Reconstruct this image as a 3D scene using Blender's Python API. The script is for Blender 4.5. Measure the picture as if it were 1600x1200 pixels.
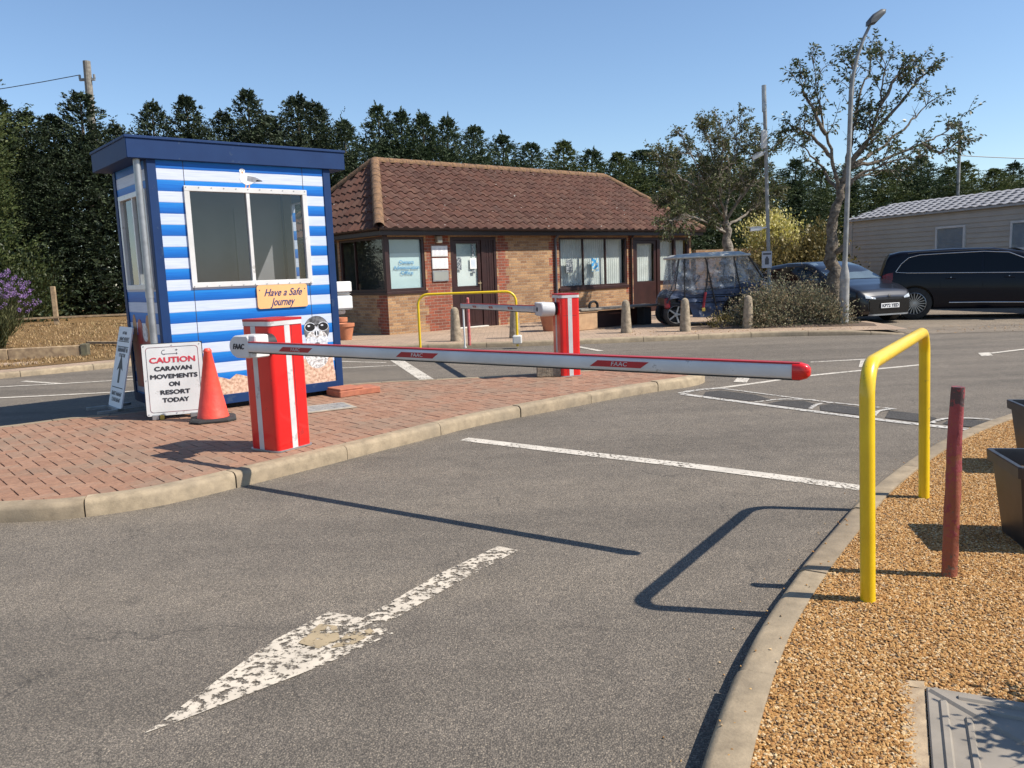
import bpy, bmesh, math, random
import numpy as np
from mathutils import Vector, Matrix
R = math.radians
scene = bpy.context.scene
for _o in list(bpy.data.objects): bpy.data.objects.remove(_o)
C = scene.collection

# ---------------------------------------------------------------- camera
PITCH = math.atan(175/1260.); ROLL = .037
fw = Vector((0, math.cos(PITCH), -math.sin(PITCH)))
u0 = Vector((0, math.sin(PITCH), math.cos(PITCH))); r0 = Vector((1, 0, 0))
rt = r0*math.cos(ROLL)-u0*math.sin(ROLL); up = u0*math.cos(ROLL)+r0*math.sin(ROLL)
cd = bpy.data.cameras.new('camera'); cam = bpy.data.objects.new('camera', cd); C.objects.link(cam)
cam.matrix_world = Matrix(((rt.x, up.x, -fw.x, 0), (rt.y, up.y, -fw.y, 0), (rt.z, up.z, -fw.z, 1.5), (0, 0, 0, 1)))
cd.sensor_width = 36; cd.lens = 36*1260/1600.; cd.clip_end = 2000; cd.clip_start = .05
scene.camera = cam
# ---------------------------------------------------------------- sky and sun
SUN_EL = R(48.5); SUN_DIR = Vector((math.cos(SUN_EL)*.973, -math.cos(SUN_EL)*.23, math.sin(SUN_EL)))
world = bpy.data.worlds.new("World"); scene.world = world; world.use_nodes = True
wn = world.node_tree; bg = wn.nodes['Background']
sky = wn.nodes.new('ShaderNodeTexSky'); sky.sky_type = 'NISHITA'; sky.sun_disc = False
sky.sun_elevation = SUN_EL; sky.sun_rotation = R(103.3); sky.air_density = 1.0; sky.dust_density = 0.2; sky.ozone_density = 4.0
wn.links.new(sky.outputs[0], bg.inputs[0]); bg.inputs[1].default_value = .112
sl = bpy.data.lights.new('sun', 'SUN'); sl.energy = 5.0; sl.angle = R(.5); sl.color = (1, .93, .83)
so = bpy.data.objects.new('sun', sl); C.objects.link(so); so.rotation_euler = SUN_DIR.to_track_quat('Z', 'Y').to_euler(); so.location = (20, -5, 30)
scene.view_settings.view_transform = 'Standard'; scene.view_settings.look = 'None'
scene.view_settings.exposure = .52; scene.view_settings.gamma = 1
scene.render.engine = 'CYCLES'; scene.cycles.max_bounces = 6; scene.cycles.transparent_max_bounces = 16

# ---------------------------------------------------------------- materials
MATS = {}
def nmat(name):
    m = bpy.data.materials.new(name); m.use_nodes = True; nt = m.node_tree
    return m, nt, nt.nodes['Principled BSDF']
def N(nt, t, **k):
    n = nt.nodes.new(t)
    for a, b in k.items():
        if a.startswith('i_'):
            n.inputs[int(a[2:])].default_value = b
        else: setattr(n, a, b)
    return n
def noise(nt, vec, scale, detail=3, rough=.55, dist=0):
    n = nt.nodes.new('ShaderNodeTexNoise'); n.inputs['Scale'].default_value = scale; n.inputs['Detail'].default_value = detail
    n.inputs['Roughness'].default_value = rough; n.inputs['Distortion'].default_value = dist
    nt.links.new(vec, n.inputs['Vector']); return n.outputs['Fac']
def ramp(nt, fac, stops):
    r = nt.nodes.new('ShaderNodeValToRGB'); e = r.color_ramp.elements
    while len(e) < len(stops): e.new(.5)
    for i, (p, c) in enumerate(stops):
        e[i].position = p; e[i].color = (*c, 1) if len(c) == 3 else c
    nt.links.new(fac, r.inputs[0]); return r.outputs[0]
def mix(nt, f, a, b, typ='MIX'):
    m = nt.nodes.new('ShaderNodeMix'); m.data_type = 'RGBA'; m.blend_type = typ
    for s, v in ((m.inputs[0], f), (m.inputs[6], a), (m.inputs[7], b)):
        if isinstance(v, (int, float)): s.default_value = v
        elif isinstance(v, tuple): s.default_value = (*v, 1) if len(v) == 3 else v
        else: nt.links.new(v, s)
    return m.outputs[2]
def math_(nt, op, a, b=None, c=None):
    m = nt.nodes.new('ShaderNodeMath'); m.operation = op
    for i, v in enumerate((a, b, c)):
        if v is None: continue
        if isinstance(v, (int, float)): m.inputs[i].default_value = v
        else: nt.links.new(v, m.inputs[i])
    return m.outputs[0]
def bump(nt, p, h, strength=.5, dist=.01):
    b = nt.nodes.new('ShaderNodeBump'); b.inputs['Strength'].default_value = strength; b.inputs['Distance'].default_value = dist
    nt.links.new(h, b.inputs['Height']); nt.links.new(b.outputs[0], p.inputs['Normal'])
def objco(nt): return nt.nodes.new('ShaderNodeTexCoord').outputs['Object']
def uvco(nt): return nt.nodes.new('ShaderNodeTexCoord').outputs['UV']
def surf(name, c1, c2=None, scale=8, rough=.6, metal=0, bs=0, bscale=60, bd=.004, spec=.5, lo=.35, hi=.65, coat=0, detail=4):
    if name in MATS: return MATS[name]
    m, nt, p = nmat(name); co = objco(nt)
    if c2 is None: c2 = tuple(x*.82 for x in c1)
    f = noise(nt, co, scale, detail)
    nt.links.new(ramp(nt, f, [(lo, c2), (hi, c1)]), p.inputs['Base Color'])
    p.inputs['Roughness'].default_value = rough; p.inputs['Metallic'].default_value = metal
    p.inputs['Specular IOR Level'].default_value = spec; p.inputs['Coat Weight'].default_value = coat
    if bs: bump(nt, p, noise(nt, co, bscale, 3), bs, bd)
    MATS[name] = m; return m
def leafmat(name, cols, rough=.55, trans=.25, scale=1.2):
    m, nt, p = nmat(name); co = objco(nt)
    g = nt.nodes.new('ShaderNodeNewGeometry')
    f = math_(nt, 'ADD', math_(nt, 'MULTIPLY', g.outputs['Random Per Island'], .6), math_(nt, 'MULTIPLY', noise(nt, co, scale, 2), .45))
    n = len(cols); c = ramp(nt, f, [(.12+.76*i/(n-1), cc) for i, cc in enumerate(cols)])
    nt.links.new(c, p.inputs['Base Color']); p.inputs['Roughness'].default_value = rough; p.inputs['Specular IOR Level'].default_value = .3
    t = nt.nodes.new('ShaderNodeBsdfTranslucent'); nt.links.new(c, t.inputs[0])
    ms = nt.nodes.new('ShaderNodeMixShader'); ms.inputs[0].default_value = trans
    nt.links.new(p.outputs[0], ms.inputs[1]); nt.links.new(t.outputs[0], ms.inputs[2])
    nt.links.new(ms.outputs[0], nt.nodes['Material Output'].inputs[0]); MATS[name] = m; return m
def glassmat(name, tint=(.75, .8, .8), clear=.8, rough=.02, ior=1.5):
    m, nt, p = nmat(name)
    t = nt.nodes.new('ShaderNodeBsdfTransparent'); t.inputs[0].default_value = (*[x*clear for x in tint], 1)
    gl = nt.nodes.new('ShaderNodeBsdfGlossy'); gl.inputs['Roughness'].default_value = rough
    fr = nt.nodes.new('ShaderNodeFresnel'); fr.inputs[0].default_value = ior
    ms = nt.nodes.new('ShaderNodeMixShader')
    gb = nt.nodes.new('ShaderNodeNewGeometry'); fac = math_(nt, 'MULTIPLY', fr.outputs[0], math_(nt, 'SUBTRACT', 1.0, gb.outputs['Backfacing']))
    nt.links.new(fac, ms.inputs[0]); nt.links.new(t.outputs[0], ms.inputs[1]); nt.links.new(gl.outputs[0], ms.inputs[2])
    nt.links.new(ms.outputs[0], nt.nodes['Material Output'].inputs[0]); return m

# asphalt
def asphalt(name, base, dark, warm, spk=.5):
    m, nt, p = nmat(name); co = objco(nt)
    big = noise(nt, co, .7, 4, .6); mid = noise(nt, co, 5, 5, .6); fine = noise(nt, co, 55, 4, .7)
    c = ramp(nt, big, [(.3, dark), (.55, base), (.72, warm)])
    c = mix(nt, .45, c, ramp(nt, mid, [(.3, tuple(x*.72 for x in base)), (.7, tuple(x*1.2 for x in base))]))
    v = nt.nodes.new('ShaderNodeTexVoronoi'); v.inputs['Scale'].default_value = 150; nt.links.new(co, v.inputs['Vector'])
    sep = nt.nodes.new('ShaderNodeSeparateColor'); nt.links.new(v.outputs['Color'], sep.inputs[0])
    st = ramp(nt, sep.outputs[0], [(0, (.35, .35, .35)), (.5, (.9, .88, .85)), (.86, (1.25, 1.22, 1.15)), (1, (2.3, 2.2, 2.0))])
    c = mix(nt, spk, c, mix(nt, 1.0, c, st, 'MULTIPLY'))
    # gaps between the stones
    c = mix(nt, math_(nt, 'MULTIPLY', math_(nt, 'GREATER_THAN', v.outputs['Distance'], .52), .45), c, (.02, .019, .017))
    # cracks
    w = nt.nodes.new('ShaderNodeTexVoronoi'); w.feature = 'DISTANCE_TO_EDGE'; w.inputs['Scale'].default_value = .45
    dn = nt.nodes.new('ShaderNodeTexNoise'); dn.inputs['Scale'].default_value = 1.7; dn.inputs['Detail'].default_value = 6; nt.links.new(co, dn.inputs['Vector'])
    va = nt.nodes.new('ShaderNodeVectorMath'); va.operation = 'MULTIPLY_ADD'; va.inputs[1].default_value = (.9, .9, .9)
    nt.links.new(dn.outputs['Color'], va.inputs[0]); nt.links.new(co, va.inputs[2]); nt.links.new(va.outputs[0], w.inputs['Vector'])
    crack = math_(nt, 'LESS_THAN', w.outputs['Distance'], .0025)
    crack = math_(nt, 'MULTIPLY', crack, math_(nt, 'GREATER_THAN', noise(nt, co, .9, 2), .52))
    c = mix(nt, math_(nt, 'MULTIPLY', crack, .4), c, (.03, .028, .025))
    # polished wheel tracks along the lane and a few drips
    mp = nt.nodes.new('ShaderNodeMapping'); mp.inputs['Rotation'].default_value = (0, 0, R(-42)); mp.inputs['Scale'].default_value = (.12, 1.1, 1); nt.links.new(co, mp.inputs['Vector'])
    tr = ramp(nt, noise(nt, mp.outputs[0], 1.3, 3, .5), [(.36, (.8, .8, .8)), (.5, (1, 1, 1)), (.64, (1.14, 1.13, 1.11))]); c = mix(nt, .8, c, mix(nt, 1.0, c, tr, 'MULTIPLY'))
    dv = nt.nodes.new('ShaderNodeTexVoronoi'); dv.inputs['Scale'].default_value = 1.4; nt.links.new(co, dv.inputs['Vector'])
    c = mix(nt, math_(nt, 'MULTIPLY', math_(nt, 'LESS_THAN', math_(nt, 'ADD', dv.outputs['Distance'], math_(nt, 'MULTIPLY', noise(nt, co, 14, 3), .09)), .085), .4), c, (.05, .046, .04))
    # tar and oil spots, pale scuffs
    spots = noise(nt, co, 2.3, 2, .4)
    c = mix(nt, math_(nt, 'MULTIPLY', math_(nt, 'GREATER_THAN', spots, .74), .25), c, (.035, .033, .03))
    sc = noise(nt, co, 9, 6, .8)
    c = mix(nt, math_(nt, 'MULTIPLY', math_(nt, 'GREATER_THAN', sc, .71), .3), c, (.42, .4, .36))
    nt.links.new(c, p.inputs['Base Color']); p.inputs['Roughness'].default_value = .85; p.inputs['Specular IOR Level'].default_value = .35
    h = math_(nt, 'ADD', math_(nt, 'MULTIPLY', v.outputs['Distance'], -.8), fine)
    bump(nt, p, h, .8, .006); return m
M_asph = asphalt('asphalt', (.198, .17, .138), (.165, .142, .116), (.222, .19, .154), .52)
M_asph2 = asphalt('asphalt_dark', (.075, .07, .066), (.055, .052, .05), (.09, .085, .078), .7)
M_park = asphalt('dusty_tarmac', (.26, .215, .165), (.19, .16, .13), (.34, .28, .21), .5)

def paint(name, col, thresh, soft=.02, scale=22):
    m, nt, p = nmat(name); co = objco(nt)
    n1 = noise(nt, co, scale, 7, .72); n2 = noise(nt, co, 2.2, 2)
    f = math_(nt, 'ADD', math_(nt, 'MULTIPLY', n1, .8), math_(nt, 'MULTIPLY', n2, .2))
    mr = nt.nodes.new('ShaderNodeMapRange'); nt.links.new(f, mr.inputs[0]); mr.inputs[1].default_value = thresh; mr.inputs[2].default_value = thresh+soft
    c = ramp(nt, noise(nt, co, 6, 3), [(.35, tuple(x*.8 for x in col)), (.6, col)])
    nt.links.new(c, p.inputs['Base Color']); p.inputs['Roughness'].default_value = .7
    t = nt.nodes.new('ShaderNodeBsdfTransparent'); ms = nt.nodes.new('ShaderNodeMixShader')
    nt.links.new(mr.outputs[0], ms.inputs[0]); nt.links.new(t.outputs[0], ms.inputs[1]); nt.links.new(p.outputs[0], ms.inputs[2])
    nt.links.new(ms.outputs[0], nt.nodes['Material Output'].inputs[0]); return m
M_paint = paint('road_paint', (.56, .51, .43), .425, .03, 30)
M_paint_worn = paint('worn_road_paint', (.56, .49, .39), .462, .05, 24)
M_paint_old = paint('faded_road_paint', (.5, .47, .42), .45)

def brick(name, a, b, mortar, w=.225, h=.075, ms=.006, rnd=None, offs=.5):
    m, nt, p = nmat(name); co = uvco(nt)
    t = nt.nodes.new('ShaderNodeTexBrick'); t.offset = offs
    t.inputs['Scale'].default_value = 1; t.inputs['Brick Width'].default_value = w; t.inputs['Row Height'].default_value = h
    t.inputs['Mortar Size'].default_value = ms; t.inputs['Mortar Smooth'].default_value = .2; t.inputs['Bias'].default_value = 0
    t.inputs['Color1'].default_value = (*a, 1); t.inputs['Color2'].default_value = (*b, 1); t.inputs['Mortar'].default_value = (*mortar, 1)
    nt.links.new(co, t.inputs['Vector'])
    n = noise(nt, co, 28, 4, .7); n2 = noise(nt, co, 1.6, 3)
    c = mix(nt, .75, t.outputs['Color'], mix(nt, 1.0, t.outputs['Color'], ramp(nt, n, [(.3, (.55, .5, .48)), (.62, (1.2, 1.18, 1.15))]), 'MULTIPLY'))
    c = mix(nt, .5, c, mix(nt, 1.0, c, ramp(nt, n2, [(.3, (.7, .68, .66)), (.7, (1.15, 1.12, 1.1))]), 'MULTIPLY'))
    nt.links.new(c, p.inputs['Base Color']); p.inputs['Roughness'].default_value = .85
    h_ = math_(nt, 'ADD', math_(nt, 'MULTIPLY', t.outputs['Fac'], -1), math_(nt, 'MULTIPLY', n, .4)); bump(nt, p, h_, .8, .006); return m
M_buff = brick('buff_brick', (.44, .27, .135), (.25, .135, .07), (.33, .27, .2))
M_red = brick('red_brick', (.32, .085, .042), (.19, .055, .032), (.3, .24, .19))
M_slabs = brick('paving_slabs', (.42, .31, .22), (.33, .25, .18), (.2, .16, .12), .2, .1, .005)

def islandrand(name, cols, rough=.8, bs=.5, bscale=90, n2=.5, nscale=25, spec=.3):
    m, nt, p = nmat(name); co = objco(nt); g = nt.nodes.new('ShaderNodeNewGeometry')
    k = len(cols); c = ramp(nt, g.outputs['Random Per Island'], [(i/(k-1), cc) for i, cc in enumerate(cols)])
    n = noise(nt, co, nscale, 5, .7)
    c = mix(nt, n2, c, mix(nt, 1.0, c, ramp(nt, n, [(.3, (.55, .55, .55)), (.7, (1.3, 1.3, 1.3))]), 'MULTIPLY'))
    d = noise(nt, co, 1.3, 4, .6)
    c = mix(nt, math_(nt, 'MULTIPLY', ramp(nt, d, [(.5, (0, 0, 0)), (.62, (1, 1, 1))]), .38), c, (.2, .165, .12))
    nt.links.new(c, p.inputs['Base Color']); p.inputs['Roughness'].default_value = rough; p.inputs['Specular IOR Level'].default_value = spec
    if bs: bump(nt, p, noise(nt, co, bscale, 4), bs, .003)
    return m
M_pave = islandrand('red_block_paving', [(.30, .165, .105), (.27, .15, .095), (.31, .18, .118), (.28, .175, .118), (.26, .142, .09), (.3, .165, .105)])
M_kerb = islandrand('kerb_concrete', [(.32, .25, .165), (.27, .21, .14), (.35, .275, .18), (.3, .235, .16)], n2=.7, nscale=9)
M_mortar = surf('paving_mortar', (.085, .06, .045), (.045, .034, .027), 20, .95, bs=.4)
M_conc = surf('concrete', (.42, .36, .28), (.26, .22, .17), 7, .9, bs=.5, bscale=40)
M_bollard = surf('bollard_concrete', (.38, .31, .22), (.2, .16, .11), 11, .9, bs=.8, bscale=60, bd=.01)
M_redm = surf('red_enamel', (.72, .012, .01), (.62, .01, .01), 3, .28, coat=.4)
M_redtop = surf('dark_red_trim', (.45, .015, .02), None, 3, .4)
M_refl = surf('grey_reflective_tape', (.62, .61, .59), (.5, .49, .48), 5, .35)
M_white = surf('white_enamel', (.66, .65, .63), (.56, .55, .53), 4, .35)
M_whitep = surf('white_plastic', (.68, .68, .66), (.6, .6, .58), 3, .4)
M_black = surf('black_plastic', (.02, .02, .022), (.012, .012, .013), 6, .5)
M_rubber = surf('rubber', (.028, .027, .026), (.018, .018, .017), 14, .8, bs=.3)
M_ink = surf('dark_ink', (.03, .03, .035), None, 3, .6)
M_yellow = surf('yellow_paint', (.78, .53, .008), (.68, .44, .007), 5, .35, bs=.1, bscale=30, coat=.2)
M_navy = surf('navy_trim', (.008, .034, .115), (.006, .028, .1), 4, .6, spec=.25)
M_galv = surf('galvanised_steel', (.42, .43, .43), (.3, .31, .31), 9, .45, .7)
M_pole = surf('painted_steel_pole', (.3, .3, .29), (.2, .2, .19), 6, .6, .2, bs=.2, bscale=30)
M_brown = surf('brown_upvc', (.038, .013, .011), (.026, .009, .008), 4, .45)
M_brownd = surf('dark_brown_fascia', (.026, .013, .012), (.017, .009, .009), 4, .45)
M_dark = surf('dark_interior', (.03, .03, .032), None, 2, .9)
M_grey = surf('grey_interior', (.3, .3, .32), (.22, .22, .24), 1.5, .8)
M_wood = surf('weathered_timber', (.4, .29, .17), (.22, .15, .09), 9, .9, bs=.6, bscale=30)
M_bark = surf('bark', (.2, .165, .125), (.07, .055, .042), 10, .95, bs=1, bscale=22, bd=.03)
M_terra = surf('terracotta', (.5, .19, .09), (.4, .14, .07), 6, .75)
M_glass = glassmat('window_glass', (.9, .92, .92), .9, .02, 1.75)
M_paper = surf('paper', (.78, .78, .76), (.72, .72, .7), 30, .8)

def scuff(m, col, amt=.5, scale=7, th=.66):
    nt = m.node_tree; p = nt.nodes['Principled BSDF']; src = p.inputs['Base Color'].links[0].from_socket; co = objco(nt)
    a = noise(nt, co, scale, 8, .72); b = noise(nt, co, 1.7, 2)
    f = math_(nt, 'MULTIPLY', math_(nt, 'GREATER_THAN', math_(nt, 'ADD', math_(nt, 'MULTIPLY', a, .85), math_(nt, 'MULTIPLY', b, .15)), th), amt)
    nt.links.new(mix(nt, f, src, col), p.inputs['Base Color'])
scuff(M_redm, (.28, .02, .02), .6, 6, .6); scuff(M_yellow, (.3, .2, .05), .6, 9, .61); scuff(M_white, (.3, .28, .25), .6, 8, .61); scuff(M_whitep, (.4, .38, .34), .5, 9, .6); scuff(M_refl, (.25, .23, .22), .5, 8, .58); scuff(M_navy, (.04, .07, .13), .5, 5, .6)
# ---------------------------------------------------------------- mesh helpers
class MB:
    def __init__(s, M=None): s.v = []; s.f = []; s.m = []; s.M = M or Matrix.Identity(4)
    def add(s, vs, fs, mi=0, M=None):
        b = len(s.v); T = s.M @ M if M is not None else s.M
        s.v += [tuple(T @ Vector(p)) for p in vs]
        s.f += [tuple(b+i for i in f) for f in fs]; s.m += [mi]*len(fs); return s
    def box(s, a, b, mi=0, M=None, bev=0):
        x0, y0, z0 = a; x1, y1, z1 = b
        if bev:
            e = bev
            def ring(z, i): return [(x0+i, y0+i, z), (x1-i, y0+i, z), (x1-i, y1-i, z), (x0+i, y1-i, z)]
            vs = []
            for z, i in ((z0, e), (z0+e, 0), (z1-e, 0), (z1, e)):
                # octagon ring: cut corners
                c = e if i == 0 else e
                vs += [(x0+i+c, y0+i, z), (x1-i-c, y0+i, z), (x1-i, y0+i+c, z), (x1-i, y1-i-c, z), (x1-i-c, y1-i, z), (x0+i+c, y1-i, z), (x0+i, y1-i-c, z), (x0+i, y0+i+c, z)]
            fs = [tuple(range(7, -1, -1)), tuple(range(24, 32))]
            for k in range(3):
                for j in range(8): fs.append((k*8+j, k*8+(j+1) % 8, k*8+8+(j+1) % 8, k*8+8+j))
            return s.add(vs, fs, mi, M)
        vs = [(x0, y0, z0), (x1, y0, z0), (x1, y1, z0), (x0, y1, z0), (x0, y0, z1), (x1, y0, z1), (x1, y1, z1), (x0, y1, z1)]
        return s.add(vs, [(0, 3, 2, 1), (4, 5, 6, 7), (0, 1, 5, 4), (1, 2, 6, 5), (2, 3, 7, 6), (3, 0, 4, 7)], mi, M)
    def tube(s, pts, r, seg=12, mi=0, caps=True, M=None):
        pts = [Vector(p) for p in pts]; n = len(pts)
        rs = r if isinstance(r, (list, tuple)) else [r]*n
        t0 = (pts[1]-pts[0]).normalized(); a = Vector((0, 0, 1)) if abs(t0.z) < .9 else Vector((1, 0, 0))
        u = t0.cross(a).normalized(); vs = []
        for i in range(n):
            t = (pts[min(i+1, n-1)]-pts[max(i-1, 0)]).normalized()
            u = (u-t*u.dot(t)).normalized(); w = t.cross(u)
            for j in range(seg):
                an = 2*math.pi*j/seg; vs.append(tuple(pts[i]+(u*math.cos(an)+w*math.sin(an))*rs[i]))
        fs = [(i*seg+j, i*seg+(j+1) % seg, (i+1)*seg+(j+1) % seg, (i+1)*seg+j) for i in range(n-1) for j in range(seg)]
        if caps: fs += [tuple(range(seg-1, -1, -1)), tuple(range((n-1)*seg, n*seg))]
        return s.add(vs, fs, mi, M)
    def lathe(s, prof, seg=24, mi=0, M=None, a0=0, a1=2*math.pi):
        full = abs(a1-a0-2*math.pi) < 1e-6; k = seg if full else seg+1; vs = []
        for (r, z) in prof:
            for j in range(k):
                an = a0+(a1-a0)*j/seg; vs.append((r*math.cos(an), r*math.sin(an), z))
        fs = []
        for i in range(len(prof)-1):
            for j in range(seg):
                j2 = (j+1) % k; fs.append((i*k+j, i*k+j2, (i+1)*k+j2, (i+1)*k+j))
        return s.add(vs, fs, mi, M)
    def prism(s, poly, z0, z1, mi=0, M=None, side=None):
        n = len(poly); vs = [(x, y, z0) for x, y in poly]+[(x, y, z1) for x, y in poly]
        s.add(vs, [tuple(range(n-1, -1, -1)), tuple(range(n, 2*n))], mi, M)
        return s.add(vs, [(i, (i+1) % n, n+(i+1) % n, n+i) for i in range(n)], mi if side is None else side, M)
    def quad(s, a, b, c, d, mi=0, M=None): return s.add([a, b, c, d], [(0, 1, 2, 3)], mi, M)
    def build(s, name, mats, parent=None, smooth=0, loc=None, rz=0):
        me = bpy.data.meshes.new(name); me.from_pydata(s.v, [], s.f)
        if not isinstance(mats, (list, tuple)): mats = [mats]
        for m in mats: me.materials.append(m)
        if len(mats) > 1: me.polygons.foreach_set('material_index', s.m)
        uvl = me.uv_layers.new(name='UVMap')
        nl = len(me.loops); vi = np.empty(nl, int); me.loops.foreach_get('vertex_index', vi)
        co = np.empty(len(me.vertices)*3); me.vertices.foreach_get('co', co); co = co.reshape(-1, 3)
        npol = len(me.polygons); nrm = np.empty(npol*3); me.polygons.foreach_get('normal', nrm); nrm = nrm.reshape(-1, 3)
        tot = np.empty(npol, int); me.polygons.foreach_get('loop_total', tot)
        ln = np.repeat(nrm, tot, axis=0); p = co[vi]
        t = np.stack([-ln[:, 1], ln[:, 0], np.zeros(len(ln))], 1); L = np.linalg.norm(t, axis=1)
        flat = L < .05; t[flat] = (1, 0, 0); L[flat] = 1; t /= L[:, None]
        sgn = np.where((t[:, 0]+.3*t[:, 1]) < 0, -1, 1)[:, None]; t = t*sgn
        b = np.cross(ln, t); b *= np.where(b[:, 2]+.001*b[:, 1] < 0, -1, 1)[:, None]
        uv = np.stack([(p*t).sum(1), (p*b).sum(1)], 1); uvl.data.foreach_set('uv', uv.ravel().astype(np.float32))
        if smooth:
            me.polygons.foreach_set('use_smooth', [True]*npol)
            me.set_sharp_from_angle(angle=R(smooth))
        o = bpy.data.objects.new(name, me); C.objects.link(o)
        if parent: o.parent = parent
        if loc is not None: o.location = loc
        o.rotation_euler.z = rz
        return o
def tag(o, label, cat, group=None):
    o['label'] = label; o['category'] = cat
    if group: o['group'] = group
    return o
def thing(name, loc, rz, label, cat, group=None):
    o = bpy.data.objects.new(name, None); o.empty_display_size = .2; C.objects.link(o); o.location = loc; o.rotation_euler.z = rz
    return tag(o, label, cat, group)
def struct(o, kind='structure'): o['kind'] = kind; return o
def relabel(o, label): o['label'] = label; return o
def copy_tree(o, loc=None, rz=None, label=None, sc=None, group=None, parent=None):
    c = o.copy(); C.objects.link(c)
    if parent: c.parent = parent
    if loc is not None: c.location = loc
    if rz is not None: c.rotation_euler.z = rz
    if sc is not None: c.scale = sc
    if label: c['label'] = label
    for ch in list(o.children): copy_tree(ch, parent=c)
    return c
def smoothline(pts, step, closed=False):
    P = [Vector((*p, 0)[:3]) for p in pts]; out = []; n = len(P)
    rng = range(n if closed else n-1)
    for i in rng:
        p0 = P[i-1] if (i or closed) else P[0]*2-P[1]; p1 = P[i]; p2 = P[(i+1) % n]
        p3 = P[(i+2) % n] if (closed or i+2 < n) else P[-1]*2-P[-2]
        for k in range(24):
            t = k/24; out.append(.5*((2*p1)+(-p0+p2)*t+(2*p0-5*p1+4*p2-p3)*t*t+(-p0+3*p1-3*p2+p3)*t**3))
    out.append(P[0] if closed else P[-1])
    res = [out[0]]; acc = 0
    for a, b in zip(out, out[1:]):
        d = (b-a).length; acc += d
        if acc >= step: res.append(b.copy()); acc = 0
    if acc > step*.3: res.append(out[-1])
    return res
def sheet(name, poly, z, m, kind='structure', thick=0):
    mb = MB()
    if thick: mb.prism(poly, z-thick, z)
    else: mb.add([(x, y, z) for x, y in poly], [tuple(range(len(poly)))])
    return struct(mb.build(name, m), kind)
def fat(body, size, m, parent, M, dx=.0018, **k):
    t = text(body, size, m, parent, M, **k); me = t.data; n = len(me.vertices); bmx = bmesh.new(); bmx.from_mesh(me)
    off = (M.to_3x3() @ Vector((1, 0, 0))).normalized(); up_ = (M.to_3x3() @ Vector((0, 1, 0))).normalized(); nn = (M.to_3x3() @ Vector((0, 0, 1))).normalized()
    geo = bmx.verts[:]+bmx.edges[:]+bmx.faces[:]
    for k_, (a, b) in enumerate(((1, 0), (-1, 0), (0, .6), (0, -.6))):
        d = bmesh.ops.duplicate(bmx, geom=geo); vs = [v for v in d['geom'] if isinstance(v, bmesh.types.BMVert)]
        for v in vs: v.co += off*dx*a+up_*dx*b+nn*(.00012*(k_+1))
    bmx.to_mesh(me); bmx.free(); return t
def text(body, size, m, parent, M, name='lettering', shear=0, bold=0, width=None, depth=.0015, align='CENTER', sp=1.0, line=1.0):
    cu = bpy.data.curves.new('t', 'FONT'); cu.body = body; cu.size = size; cu.align_x = align; cu.align_y = 'CENTER'
    cu.shear = shear; cu.offset = bold; cu.extrude = depth; cu.resolution_u = 3; cu.space_character = sp; cu.space_line = line
    o = bpy.data.objects.new('t', cu); C.objects.link(o); dg = bpy.context.evaluated_depsgraph_get(); dg.update()
    me = bpy.data.meshes.new_from_object(o.evaluated_get(dg)); bpy.data.objects.remove(o); bpy.data.curves.remove(cu)
    if width:
        xs = [v.co.x for v in me.vertices]; w = max(xs)-min(xs); s = width/w; me.transform(Matrix.Diagonal((s, 1, 1, 1)))
    me.transform(M); me.name = name; me.materials.clear(); me.materials.append(m)
    t = bpy.data.objects.new(name, me); C.objects.link(t); t.parent = parent; return t
# text plane matrices: letters stand upright on a wall facing -Y (local)
def wallM(x, y, z, rz=0): return Matrix.Translation((x, y, z)) @ Matrix.Rotation(rz, 4, 'Z') @ Matrix.Rotation(R(90), 4, 'X')
def rotz(a): return Matrix.Rotation(a, 4, 'Z')
def T(*p): return Matrix.Translation(p)
def ngon(cx, cy, rx, ry, n=20, a0=0, a1=2*math.pi): return [(cx+rx*math.cos(a0+(a1-a0)*i/n), cy+ry*math.sin(a0+(a1-a0)*i/n)) for i in range(n)]
D40 = Vector((math.cos(R(40)), math.sin(R(40)), 0)); N40 = Vector((-D40.y, D40.x, 0))
# ================================================================ SETTING
g0 = MB(); g0.add([(-300, -200, 0), (300, -200, 0), (300, 400, 0), (-300, 400, 0)], [(0, 1, 2, 3)])
struct(g0.build('road', M_asph))

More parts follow.
